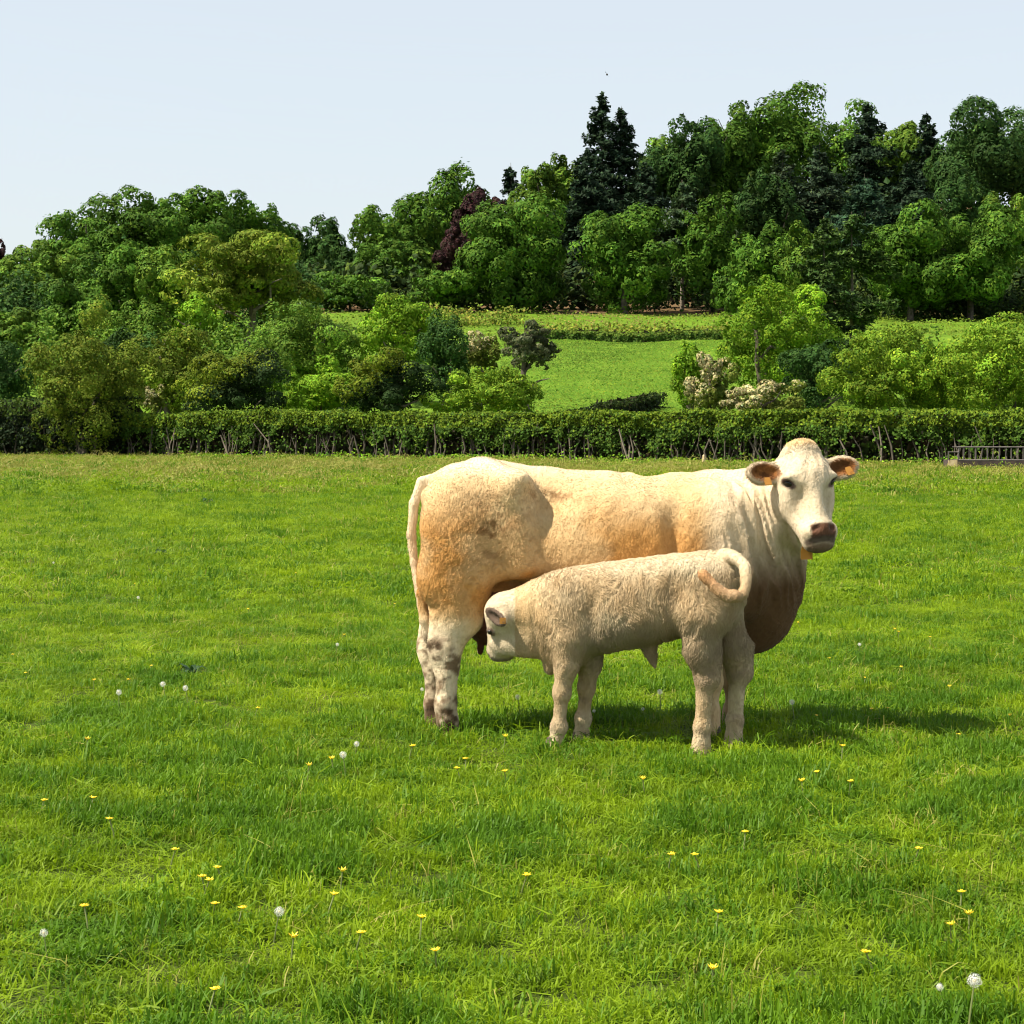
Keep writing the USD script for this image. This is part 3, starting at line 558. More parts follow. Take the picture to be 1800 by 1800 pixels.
def grass_zone(y0, y1, density, blade_n, rad, hs, w, seed, label):
    protos = []
    for k in range(4): protos.append((*blades(blade_n, rad, hs[0], hs[1], w, seed + k), 'grass_fine'))
    for k in range(3): protos.append((*blades(int(blade_n * 1.1), rad, hs[0] * 1.05, hs[1] * 1.25, w * 1.2, seed + 10 + k, .75), 'grass_lush'))
    for k in range(2): protos.append((*blades(max(6, blade_n // (6 if y0 < 20 else 3 if y0 < 40 else 1)), rad * 1.2, hs[0], hs[1] * 1.5, w * .8, seed + 20 + k, .9), 'grass_dry'))
    P, r = scatter(y0, y1, density, seed)
    lf, tf = lush_field(P), tone_field(P); y = P[:, 1]
    near = 1 - ss(y, 7, 16)
    pl = .12 + ss(lf, .46, .64) * (.25 + .35 * near); u = r.random(len(P))
    dry = .07 + .16 * ss(tf, .5, .62) + .55 * ss(y, 42, 62)
    idx = np.where(u < pl, 4 + r.integers(0, 3, len(P)), np.where(u < pl + (1 - pl) * dry, 7 + r.integers(0, 2, len(P)), r.integers(0, 4, len(P))))
    s = r.uniform(.7, 1.15, len(P)); hgt = s * (.8 + .35 * ss(lf, .36, .68)) * (.8 + .3 * near)
    hollow = ss(fbm(np.stack([P[:, 0] / .45, P[:, 1] / .3, 0 * y], 1), 2, 75), .63, .71)
    hgt *= 1 - .6 * hollow
    instancer('grass', protos, P, idx, r.uniform(0, 2 * np.pi, len(P)), np.stack([s, s, hgt], 1), label, 'grass', tilt=r.normal(0, .26, (len(P), 2)))
grass_zone(3.8, 9, 200, 54, .085, (.036, .08), .0046, 100, 'thick tussocky green grass nearest the viewer with straw blades in it')
grass_zone(9, 17, 130, 62, .11, (.036, .075), .0048, 200, 'short bright green pasture grass around the hooves of the cow and calf')
grass_zone(17, 42, 34, 90, .24, (.04, .085), .009, 300, 'smooth light green grass of the middle of the meadow')
grass_zone(42, 97.5, 9, 150, .55, (.05, .10), .02, 400, 'yellowish seeding grass at the far edge of the meadow below the hedge')

# ---------------------------------------------------------------- flowers in the grass
mat(stage, LOOKS + 'petal_yellow', {'p': ('principled_bsdf', {'base_color': (.80, .56, .01), 'roughness': .4})}, surface='p.BSDF')
mat(stage, LOOKS + 'seed_white', {'p': ('principled_bsdf', {'base_color': (.82, .82, .78), 'roughness': .8}), 't': ('translucent_bsdf', {'color': (.8, .8, .76)}), 'x': ('mix_closure', {'fac': .4})}, [('p.BSDF', 'x.closure1'), ('t.BSDF', 'x.closure2')], surface='x.closure')
mat(stage, LOOKS + 'stem_green', {'p': ('principled_bsdf', {'base_color': (.14, .17, .05), 'roughness': .6})}, surface='p.BSDF')
def ground_at(px, py, z):
    Y = FPX * (EYE - z) / (py - HORIZON); return np.array([(px - 900) * Y / FPX, Y, terrain((px - 900) * Y / FPX, Y)])
def flower_mesh(r, n, seed, cup=.35):
    q = np.random.default_rng(seed); V, F = [], []
    for k in range(n):
        a = 2 * np.pi * k / n + q.normal(0, .1); d = np.array([np.cos(a), np.sin(a), 0]); s = np.array([-d[1], d[0], 0]); w = r * 2.2 / n * 1.6; o = len(V)
        z = r * cup * q.uniform(.6, 1.3)
        V += [d * r * .12, d * r * .6 + s * w * .5 + [0, 0, z * .5], d * r + [0, 0, z], d * r * .6 - s * w * .5 + [0, 0, z * .5]]; F += [[o, o + 1, o + 2], [o, o + 2, o + 3]]
    return trimesh.Trimesh(np.array(V), np.array(F), process=False)
def clock_mesh(r, seed):
    q = np.random.default_rng(seed); n = 150; i = np.arange(n) + .5; ph = np.arccos(1 - 2 * i / n); th = np.pi * (1 + 5**.5) * i
    D = np.stack([np.cos(th) * np.sin(ph), np.sin(th) * np.sin(ph), np.cos(ph)], 1); V, F = [], []
    for d in D:
        a = unit(np.cross(d, [.3, .2, .9])); b = np.cross(d, a); c = d * r * q.uniform(.72, 1.05); o = len(V); w = r * .10
        V += [c + a * w, c + b * w, c - a * w, c - b * w, d * r * .2, d * r * .2 + a * r * .02]; F += [[o, o + 1, o + 2], [o, o + 2, o + 3], [o + 4, o + 5, o]]
    return trimesh.Trimesh(np.array(V), np.array(F), process=False)
def stem_mesh(h, lean): return tube([[-lean, 0, -.01], [-lean * .5, 0, h * .5], [0, 0, h]], [.0028, .0024, .002], 5)
ref_yellow, ref_clock = [], []
def plant(kind, px, py, size, h, label, group):
    loc = ground_at(px, py, h); r = np.random.default_rng(int(px * 7 + py))
    base = ref_clock if kind == 'dandelion_clock' else ref_yellow
    if base:
        v = base[r.integers(0, len(base))]
    if not base or len(base) < 3:
        t = thing(kind, label, 'flower', loc, float(r.uniform(0, 360)), group)
        part(t, 'stem', stem_mesh(h, r.uniform(-.03, .03)), 'stem_green')
        if kind == 'dandelion_clock':
            c = clock_mesh(.017, len(base)); c.vertices += [0, 0, h]; part(t, 'seed_head', c, 'seed_white')
            b = trimesh.creation.icosphere(1, .005); b.vertices += [0, 0, h]; part(t, 'seed_base', b, 'straw')
        else:
            fl = flower_mesh(.0145, (9, 14, 11)[len(base)], len(base), (.4, .25, .7)[len(base)]); fl.vertices += [0, 0, h]; part(t, 'petals', fl, 'petal_yellow')
            b = trimesh.creation.icosphere(1, .006); b.vertices = b.vertices * [1, 1, .7] + [0, 0, h + .002]; part(t, 'flower_centre', b, 'petal_yellow')
        base.append(t)
    else:
        x = UsdGeom.Xform.Define(stage, numbered('/World', kind)); p = x.GetPrim()
        p.GetReferences().AddInternalReference(v.GetPath()); p.SetInstanceable(True)
        x.ClearXformOpOrder(); x.AddTranslateOp().Set(Gf.Vec3d(*map(float, loc))); x.AddRotateZOp().Set(float(r.uniform(0, 360))); x.AddScaleOp().Set(Gf.Vec3f(size))
        say(p, label, 'flower', group)
CLOCKS = [(209, 1219, 1., 'white dandelion clock on a bare stem at the left, west of the pair of clocks'), (286, 1203, .9, 'white dandelion clock, left one of a close pair in the left meadow'), (326, 1211, .9, 'white dandelion clock, right one of a close pair in the left meadow'),
    (243, 1043, .9, 'small distant dandelion clock alone in the far left meadow'), (910, 1223, 1.0, 'white dandelion clock standing between the cow hind leg and the calf front leg'), (1160, 1213, 1.0, 'white dandelion clock under the belly of the calf below its navel'),
    (1130, 1227, .6, 'small faded dandelion clock beside a larger one under the calf'), (1044, 1231, .6, 'tiny dandelion clock just behind the front hooves of the calf'), (603, 1326, 1.05, 'round white dandelion clock left of and nearer than the cow hind hooves'),
    (627, 1300, .9, 'ragged dandelion clock just behind a rounder one, left of the cow hooves'), (491, 1593, 1.0, 'pale dandelion clock in a dark hollow of the near left grass'), (1392, 1231, 1., 'white dandelion clock right of the calf hind hooves, behind the shadow'),
    (1713, 1735, 1.25, 'large greyish dandelion clock in the near right corner'), (77, 1624, .8, 'small faint dandelion clock in the grass near the left edge'), (1652, 1700, .7, 'half blown dandelion clock above the large one in the right corner'), (1590, 1778, .7, 'small blown dandelion clock at the bottom edge on the right'),
    (1511, 1122, .8, 'small distant dandelion clock right of the brisket of the cow'), (742, 1198, .7, 'faint dandelion clock beside the cow hind legs'),
    (94, 981, .8, 'tiny far dandelion clock near the left edge of the meadow'), (593, 1122, .8, 'small dandelion clock left of the cow hind legs, further back')]
for px, py, s, l in CLOCKS: plant('dandelion_clock', px, py, s * .95, .13, l, None)
YELLOW = [(148, 1597), (378, 1586), (382, 1524), (355, 1540), (368, 1546), (308, 1495), (164, 1411), (192, 1446), (78, 1415), (588, 1565), (741, 1602), (635, 1630), (602, 1525), (765, 1658), (516, 1640), (378, 1732), (543, 1345), (583, 1333),
    (803, 1347), (818, 1331), (888, 1294), (887, 1352), (725, 1310), (926, 1530), (1263, 1593), (1253, 1692), (1310, 1458), (1409, 1373), (1495, 1375), (1690, 1558), (1703, 1596), (1671, 1614), (1522, 1664), (1615, 1484), (1481, 1310), (1584, 1168),
    (1458, 1153), (1221, 1495), (1130, 1366), (1180, 1495), (22, 1145), (45, 1180), (453, 1246), (154, 1303), (520, 1010), (205, 985), (1560, 1242), (1685, 1290), (1775, 1255), (426, 1592),
    (228, 918), (528, 926), (565, 940), (650, 927), (237, 1026), (436, 1066), (694, 1060), (605, 1110), (266, 1165), (226, 1193), (165, 1194), (1403, 1092), (1573, 1103), (1580, 1108), (1635, 1117), (1521, 1188), (1532, 1244), (1435, 1257), (1435, 1357), (1669, 1203)]
def zone_of(px, py):
    side = 'left' if px < 480 else 'middle' if px < 1080 else 'right'
    if py > 1450: return f'in the tussocky grass near the bottom, {side} part'
    if py > 1290: return f'in the short grass just nearer than the animals, {side} part'
    return f'level with the legs of the animals, {side} part' if py > 1130 else f'in the meadow beyond the animals, {side} part'
ORD = 'leftmost,second from left,third from left,fourth from left,fifth from left,sixth from left,seventh from left,eighth from left,ninth from left,tenth from left,eleventh from left'.split(',')
zones = {}
for p in sorted(set(YELLOW)): zones.setdefault(zone_of(*p), []).append(p)
for z, ps in zones.items():
    for i, (px, py) in enumerate(ps):
        plant('yellow_flower', px, py, 1.2 if py > 1290 else 1.0, .085 if py > 1290 else .07, f'yellow flower {z}, ' + ('the only one' if len(ps) == 1 else ORD[i]), 'yellow flowers in the meadow')

# dark leafy weeds
leaf_look('weed_leaf', [(.3, (.018, .05, .012)), (.6, (.035, .085, .016)), (.8, (.06, .12, .02))], .2)
def rosette(n, seed, R):
    r = np.random.default_rng(seed); V, F = [], []
    for k in range(n):
        a = 2 * np.pi * k * .381966 + r.normal(0, .2); d = np.array([np.cos(a), np.sin(a), 0]); s = np.array([-d[1], d[0], 0]); l = R * r.uniform(.6, 1.1); up = r.uniform(.25, .8); w = l * .14; o = len(V)
        for t, ww, hh in ((.05, .2, 0), (.35, .9, .75), (.7, 1, 1), (1, .15, .7)): c = d * l * t + np.array([0, 0, l * up * hh]); V += [c - s * w * ww, c + s * w * ww + np.array([0, 0, .15 * w])]
        for q in range(3): F += [[o + 2 * q, o + 2 * q + 1, o + 2 * q + 3], [o + 2 * q, o + 2 * q + 3, o + 2 * q + 2]]
    return trimesh.Trimesh(np.array(V), np.array(F), process=False)
for i, (px, py, R, lb) in enumerate(((335, 1170, .10, 'dark leafy weed in the left meadow, the largest of the dark tufts'), (284, 973, .11, 'dark leafy weed further back in the left meadow'), (362, 882, .17, 'dark weed patch far back in the left meadow near the dry grass'),
)):
    t = thing('dock_plant', lb, 'weed', ground_at(px, py, .05)); g = rosette(26, 500 + i, R)
    part(t, 'leaves', g, 'weed_leaf'); part(t, 'stem', tube([[0, 0, -.02], [0, .004, R * .4]], .004, 5), 'stem_green')
# ---------------------------------------------------------------- hedges, bushes and trees
mat(stage, LOOKS + 'leaves', {'c': ('attribute', {'attribute': 'tint'}), 'p': ('principled_bsdf', {'roughness': .7, 'specular_ior_level': .08}), 't': ('translucent_bsdf', {}), 'x': ('mix_closure', {'fac': .17})},
    [('c.color', 'p.base_color'), ('c.color', 't.color'), ('p.BSDF', 'x.closure1'), ('t.BSDF', 'x.closure2')], surface='x.closure')
mat(stage, LOOKS + 'bark', {'g': ('geometry', {}), 'n': ('noise_texture', {'scale': 3., 'detail': 5.}), 'r': ('rgb_ramp', {'ramp': [(.3, (.035, .028, .02)), (.7, (.11, .09, .065))]}), 'p': ('principled_bsdf', {'roughness': .9})},
    [('g.position', 'n.vector'), ('n.fac', 'r.fac'), ('r.color', 'p.base_color')], surface='p.BSDF')
mat(stage, LOOKS + 'bark_pale', {'g': ('geometry', {}), 'n': ('noise_texture', {'scale': 6., 'detail': 5.}), 'r': ('rgb_ramp', {'ramp': [(.3, (.085, .07, .052)), (.7, (.21, .175, .13))]}), 'p': ('principled_bsdf', {'roughness': .9})},
    [('g.position', 'n.vector'), ('n.fac', 'r.fac'), ('r.color', 'p.base_color')], surface='p.BSDF')
def cards(C, N, size, r, long=1.0, tri=False):
    """One folded leaf spray per point, facing N."""
    n = len(C); A = np.cross(N, r.normal(0, 1, (n, 3))); A /= np.linalg.norm(A, axis=1, keepdims=True) + 1e-9; B = np.cross(N, A)
    s = (size * r.uniform(.55, 1.35, n))[:, None]
    if tri:                                           # far off one triangle does for a spray
        V = np.stack([C - A * s * .6 * long - B * s * .45, C - A * s * .6 * long + B * s * .45 - N * s * .12, C + A * s * .75 * long], 1).reshape(-1, 3); return V, np.arange(3 * n).reshape(-1, 3)
    V = np.stack([C - A * s * .55 * long, C - B * s * .42 - N * s * .12, C + A * s * .6 * long, C + B * s * .42 - N * s * .12], 1).reshape(-1, 3)
    F = (np.array([[0, 1, 2], [0, 2, 3]])[None] + 4 * np.arange(n)[:, None, None]).reshape(-1, 3)
    return V, F
def shades(col, n, r, spread=.28, C=None, second=None, mixer=None, tri=False):
    k = np.exp(r.normal(0, spread, n))[:, None]; c = np.array(col)[None] * k
    if second is not None: c = np.where(mixer[:, None], np.array(second)[None] * np.exp(r.normal(0, .2, n))[:, None], c)
    c = c * (1 + r.normal(0, .10, (n, 1)) * np.array([[1, 0, -.3]]))
    return np.repeat(np.clip(c, .002, .85), 3 if tri else 4, 0)
KINDS = {                                # leaf colour, second colour, share, lobe size, number of lobes
    'oak': ((.045, .105, .010), (.072, .14, .013), .35, .36, 24), 'bright': ((.10, .205, .010), (.155, .25, .014), .35, .28, 30), 'mid': ((.065, .13, .013), (.10, .165, .016), .35, .30, 30),
    'olive': ((.085, .13, .010), (.13, .165, .018), .35, .26, 40), 'dark': ((.022, .042, .010), (.055, .085, .012), .22, .28, 26), 'deep': ((.024, .06, .012), (.04, .085, .015), .3, .36, 24),
    'copper': ((.045, .02, .022), (.035, .025, .018), .3, .26, 22), 'grey': ((.055, .068, .028), (.08, .09, .045), .4, .22, 26), 'blossom': ((.11, .14, .022), (.33, .30, .15), .36, .22, 34),
    'thorn': ((.016, .034, .008), (.11, .15, .010), .16, .28, 26), 'willow': ((.10, .185, .012), (.16, .235, .016), .35, .24, 44)}
SHORT = {}
def crown_mesh(c, rad, kind, leaf, n, seed, flat_base=.0, ragged=.15, tri=False):
    r = np.random.default_rng(seed); col, sec, share, ls, nl = KINDS[kind]; rad = np.array(rad, float)
    i = np.arange(nl) + .5; ph = np.arccos(1 - 2 * i / nl); th = np.pi * (1 + 5**.5) * i + r.uniform(0, 6)
    D = np.stack([np.cos(th) * np.sin(ph), np.sin(th) * np.sin(ph), np.cos(ph)], 1); D += r.normal(0, .18, D.shape); D /= np.linalg.norm(D, axis=1, keepdims=True)
    q = np.where(r.random(nl) < .22, r.uniform(.2, .5, nl), r.uniform(.66, .86, nl) + r.normal(0, ragged * .35, nl))
    lob = D * q[:, None]; lob[:, 2] = np.where(lob[:, 2] < 0, lob[:, 2] * (1 - flat_base), lob[:, 2])
    lr = ls * r.uniform(.62, 1.3, nl)
    w = lr**2; k = r.choice(nl, n, p=w / w.sum())
    d = r.normal(0, 1, (n, 3)); d[:, 2] += .25; d /= np.linalg.norm(d, axis=1, keepdims=True)
    # each lobe carries smaller rounded clumps of leaves
    sub = r.normal(0, 1, (nl, 10, 3)); sub[..., 2] += .2; sub /= np.linalg.norm(sub, axis=2, keepdims=True); sk = r.integers(0, 10, n); near = sub[k, sk]
    away = (d * near).sum(1); d = np.where((away < -.15)[:, None], d - 2 * away[:, None] * near, d)
    P = lob[k] + near * (lr[k] * .68)[:, None] + d * (lr[k] * .50 * r.uniform(.8, 1.04, n))[:, None]
    core = r.random(n) < .14; P = np.where(core[:, None], lob[k] * r.uniform(.3, 1, (n, 1)) + d * (lr[k] * .5)[:, None], P)
    stray = r.random(n) < .02; P[stray] *= r.uniform(1.0, 1.08, (stray.sum(), 1))
    N = d * .9 + near * .3 + r.normal(0, .24, (n, 3)); N /= np.linalg.norm(N, axis=1, keepdims=True)
    V, F = cards(c + P * rad, N, leaf, r, 1.0, tri)
    top = (r.random(n) < share) if kind not in ('thorn', 'blossom') else (r.random(n) < (share * 2.2 if kind == 'blossom' else .95) * ss(P @ np.array([-.42, -.2, .55]), *((.02, .42) if kind == 'blossom' else (.09, .46))))  # thorn: sunlit yellow painted onto the leaves facing the sun
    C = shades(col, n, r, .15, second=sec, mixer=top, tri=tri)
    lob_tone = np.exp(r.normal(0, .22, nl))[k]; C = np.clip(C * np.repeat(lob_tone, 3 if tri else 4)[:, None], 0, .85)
    return (V, F), C
def limb_path(a, b, r, n=5, wob=.06):
    t = np.linspace(0, 1, n)[:, None]; L = np.linalg.norm(b - a); p = a + (b - a) * t + r.normal(0, wob * L, (n, 3)) * np.sin(np.pi * t); return p
def tree(name, label, cx, top, width, Y, bottom, kind, cat='tree', trunk=True, group=None, bark='bark', depth=.85, lean=0., base_px=None, ragged=.15, fill=4.2, flat=.15, stems=1):
    """Broadleaf: crown fills the box of the photograph between top and bottom, standing on the ground at depth Y."""
    seed = int(cx * 13 + top * 7 + Y); r = np.random.default_rng(seed)
    x = (cx - 900) * Y / FPX; z0 = float(terrain(x, Y)); zt = EYE - (top - HORIZON) * Y / FPX; zb = max(EYE - (bottom - HORIZON) * Y / FPX, z0 - .2)
    rx = width * Y / FPX / 2 * 1.06; c = np.array([0, 0, (zt + zb) / 2 - z0]); rz = max((zt - zb) / 2, .8)
    t = thing(name, label, cat, (x, Y, z0), group=group)
    area = width * (bottom - top) * .57**2 * .8; leaf = 2.15 * Y / 1917; n = int(np.clip(fill * area / 1.35, 3500, 31000)); leaf *= 1.2 if Y > 160 else 1.05
    m, C = crown_mesh(c, (rx, rx * depth, rz), kind, leaf, n, seed, flat, ragged, Y > 160)
    part(t, 'crown', m, 'leaves', colour=C)
    if trunk:
        h = c[2] + rz * (.35 if stems == 1 else .1); r0 = max(.05, min(.035 * zt - .035 * z0 + .05, .55)) * (1 if stems == 1 else .5)
        for s in range(stems):
            off = np.array([r.normal(0, .25 * (stems > 1)), r.normal(0, .2 * (stems > 1)), -.3]); tip = np.array([lean * h + r.normal(0, .08 * rx) * (1 if stems == 1 else 3), r.normal(0, .1 * rx), h])
            p = limb_path(off, tip, r, 6, .03); part(t, 'trunk' if stems == 1 else 'stem', tube(p, np.linspace(r0, r0 * .3, 6), 7), bark, smooth=True)
            for k in range(4 if stems == 1 else 0):
                a = p[2 + (k % 3)]; b = a + np.array([r.uniform(-.75, .75) * rx, r.uniform(-.7, .5) * rx, rz * r.uniform(.15, .8)])
                part(t, 'limb', tube(limb_path(a, b, r), np.linspace(r0 * .45, r0 * .1, 5), 5), bark)
    return t
def conifer(name, label, cx, top, width, Y, bottom, col=(.016, .032, .016), group=None, sparse=.0, droop=.35, bark='bark', trunk_low=None, pine=False):
    seed = int(cx * 17 + top * 5 + Y); r = np.random.default_rng(seed)
    x = (cx - 900) * Y / FPX; z0 = float(terrain(x, Y)); H = EYE - (top - HORIZON) * Y / FPX - z0; zb = max(EYE - (bottom - HORIZON) * Y / FPX - z0, .5); R = width * Y / FPX / 2 * 1.6
    t = thing(name, label, 'tree', (x, Y, z0), group=group)
    part(t, 'trunk', tube(limb_path(np.array([0, 0, -.3]), np.array([0, 0, H]), r, 7, .004), np.linspace(max(.12, .018 * H), .03, 7), 7), bark, smooth=True)
    area = width * (bottom - top) * .57**2 * .55; leaf = 2.4 * Y / 1917; n = int(np.clip(8.0 * area / 2.4, 2500, 18000))
    nb = int(np.clip((H - zb) / (1.05 if not pine else 1.6), 9, 26)) * (6 if not pine else 4)
    u = np.sort(r.random(nb)); zz = zb + (H - zb) * (1 - (1 - u)**1.0) ; az = r.uniform(0, 2 * np.pi, nb)
    prof = ((1 - u)**.68 * (1 - .25 * (u < .08)) * (.75 + .5 * r.random(nb))) if not pine else np.sqrt(np.clip(1 - (2 * u - .9)**2, .05, 1)) * (.5 + .5 * (r.random(nb) > .35))
    L = R * prof * r.uniform(.62, 1.15, nb) + .25
    k = r.choice(nb, n, p=L / L.sum()); s = r.random(n)**.75
    d = np.stack([np.cos(az), np.sin(az), 0 * az], 1)[k]; sd = np.stack([-d[:, 1], d[:, 0], 0 * s], 1)
    dr = droop * (s * 1.3 - .9 * s**2 * s) * L[k]
    P = d * (s * L[k])[:, None] + sd * (r.normal(0, .16, n) * L[k] * (.35 + .5 * s * (1 - s) * 4))[:, None]; P[:, 2] = zz[k] - dr - np.abs(r.normal(0, .045 * R + .12, n))
    N = np.stack([d[:, 0] * .45, d[:, 1] * .45, np.full(n, .8)], 1) + r.normal(0, .4, (n, 3)); N /= np.linalg.norm(N, axis=1, keepdims=True)
    V, F = cards(P, N, leaf * 1.1, r, 1.35, True)
    part(t, 'crown', (V, F), 'leaves', colour=shades(col, n, r, .3, second=(np.array(col) * [1.9, 1.9, 1.5]), mixer=r.random(n) < .2, tri=True))
    return t

# the long clipped hedge behind the meadow
def hedge(name, label, a, b, height, depth, leaf, n, kind, stems, seed, low=.42, top_col=None, inner=60):
    """Clipped hedge from a to b (plan): leafy top and shoulders, thin bare stems below."""
    r = np.random.default_rng(seed); a, b = np.array(a, float), np.array(b, float); d = b - a; Ln = np.linalg.norm(d); d /= Ln; w = np.array([-d[1], d[0]])
    if w[1] > 0: w = -w                                  # towards the viewer
    t = thing(name, label, 'hedge', (a[0], a[1], 0))
    u = r.random(n) * Ln; face = r.random(n)
    hh = height * (1 + .13 * (fbm(np.stack([u / 1.3, 0 * u, 0 * u], 1), 3, seed) - .5) + .06 * (fbm(np.stack([u / 7, 0 * u + 3, 0 * u], 1), 2, seed) - .5))
    lowv = low * height * (.15 + 1.7 * fbm(np.stack([u / 1.0, 0 * u, 0 * u], 1), 3, seed + 1))
    top = face < .30; inside = face > .86
    v = np.where(top, r.uniform(-.5, .5, n), np.where(inside, r.uniform(-.5, .2, n), .5 + r.normal(0, .06, n))) * depth
    z = np.where(top, hh + r.normal(0, .04, n), np.where(inside, r.uniform(0, 1, n) * hh * .95, lowv + (hh - lowv) * r.random(n)**.8))
    v = v + (fbm(np.stack([u * 1.6, z * 1.6, 0 * u], 1), 3, seed + 2) - .5) * .7 * depth * ~top
    fringe = (r.random(n) < .05) & ~top; z = np.where(fringe, lowv * r.random(n), z)
    P2 = d[None] * u[:, None] + w[None] * v[:, None]; g = terrain(a[0] + P2[:, 0], a[1] + P2[:, 1])
    P = np.stack([P2[:, 0], P2[:, 1], z + g], 1)
    N = np.where(top[:, None], [[0, 0, 1.0]], np.array([[w[0], w[1], .35]])) + r.normal(0, .5, (n, 3)); N /= np.linalg.norm(N, axis=1, keepdims=True)
    V, F = cards(P, N, leaf, r)
    col, sec, share, _, _ = KINDS[kind]
    part(t, 'foliage', (V, F), 'leaves', colour=shades(col, n, r, .28, second=top_col or sec, mixer=((top | (z > .72 * hh)) & (r.random(n) < .7)) | (r.random(n) < .10)))
    ni = int(Ln * height * depth * inner); ui = r.random(ni) * Ln; vi = r.uniform(-.5, .22, ni) * depth; P2 = d[None] * ui[:, None] + w[None] * vi[:, None]
    zi = r.random(ni) * height * .93 + terrain(a[0] + P2[:, 0], a[1] + P2[:, 1]); Ni = r.normal(0, .6, (ni, 3)) + [w[0], w[1], 0]; Ni /= np.linalg.norm(Ni, axis=1, keepdims=True)
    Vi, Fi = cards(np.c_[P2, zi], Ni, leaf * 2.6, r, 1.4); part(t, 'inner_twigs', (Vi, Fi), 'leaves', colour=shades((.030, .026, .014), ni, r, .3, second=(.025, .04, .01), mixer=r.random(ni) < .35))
    ps = np.sort(r.random(stems)) * Ln
    for q in ps:
        v0 = depth * r.uniform(.30, .58); p0 = d * q + w * v0; p1 = p0 + d * r.normal(0, .28) + w * r.normal(0, .1); pm = (p0 + p1) / 2 + d * r.normal(0, .12)
        g0 = float(terrain(a[0] + p0[0], a[1] + p0[1])); hs = height * r.uniform(.45, .8); rad = r.uniform(.018, .055)
        part(t, 'stem', tube([[*p0, g0 - .1], [*pm, g0 + hs * .5], [*p1, g0 + hs]], [rad, rad * .8, rad * .5], 4, cap=False), 'bark_pale' if r.random() < .18 else 'bark')
    return t
KINDS['hedge'] = ((.042, .085, .010), (.16, .22, .014), .2, .2, 10); KINDS['hedge_far'] = ((.05, .10, .014), (.10, .15, .02), .3, .2, 10); KINDS['hedge_shaded'] = ((.012, .022, .008), (.03, .05, .01), .1, .2, 10)  # last kind is hedge leaf with shade put into its colour
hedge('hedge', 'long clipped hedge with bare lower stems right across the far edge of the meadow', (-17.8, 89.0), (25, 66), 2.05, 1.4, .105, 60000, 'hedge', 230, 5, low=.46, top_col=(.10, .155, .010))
hedge('overgrown_hedge', 'dark untrimmed end of the hedge in shade at the left edge', (-30, 92.5), (-17.6, 89.2), 2.65, 2.6, .13, 17000, 'hedge_shaded', 26, 6, low=.15, top_col=(.05, .085, .012), inner=30)
pa = ground_at
hedge('field_hedge', 'distant low hedge along the top of the sloping green field', (2, 233), (31, 231), 1.05, 1.5, .28, 6000, 'hedge_far', 14, 7, low=.1, inner=8)
hedge('hedge_bank', 'short dark hedge in shade at the foot of the sloping field', (4.0, 134), (11.5, 151), 1.15, 1.2, .18, 3000, 'hedge_shaded', 8, 8, low=.05, inner=30)

T = tree
# near bushes just over the hedge
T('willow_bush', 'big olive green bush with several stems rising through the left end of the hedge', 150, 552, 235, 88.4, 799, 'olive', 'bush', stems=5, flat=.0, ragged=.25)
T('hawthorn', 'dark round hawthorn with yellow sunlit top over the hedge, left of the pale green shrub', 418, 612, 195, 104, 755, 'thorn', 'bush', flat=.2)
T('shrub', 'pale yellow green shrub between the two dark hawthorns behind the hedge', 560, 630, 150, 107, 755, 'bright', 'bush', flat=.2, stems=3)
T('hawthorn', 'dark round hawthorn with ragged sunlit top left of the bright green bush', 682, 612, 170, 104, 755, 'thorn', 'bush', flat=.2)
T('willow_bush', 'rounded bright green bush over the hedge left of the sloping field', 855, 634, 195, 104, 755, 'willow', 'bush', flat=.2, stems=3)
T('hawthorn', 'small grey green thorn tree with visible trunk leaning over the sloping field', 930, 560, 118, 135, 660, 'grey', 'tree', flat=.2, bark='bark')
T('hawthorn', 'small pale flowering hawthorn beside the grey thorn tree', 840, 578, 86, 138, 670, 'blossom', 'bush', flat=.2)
T('shrub', 'dark shrub between the bright tree and the pale hawthorn', 782, 560, 84, 134, 700, 'deep', 'bush')
T('ash_tree', 'bright fresh green tree standing behind the dark hawthorns', 705, 520, 172, 150, 660, 'bright')
T('alder_tree', 'mid green spreading tree left of the bright fresh green tree', 535, 530, 205, 150, 690, 'mid')
T('alder_tree', 'olive green tree rising right of the big hedge bush', 305, 570, 190, 124, 740, 'olive')
T('shrub', 'soft green shrub behind the left dark hawthorn', 455, 600, 130, 130, 720, 'mid', 'bush')
T('shrub', 'slim shrub in pale blossom by the left hawthorn', 272, 675, 40, 101, 735, 'blossom', 'bush')
T('shrub', 'shaded shrub at the left edge above the overgrown hedge', 5, 600, 110, 118, 730, 'deep', 'bush')
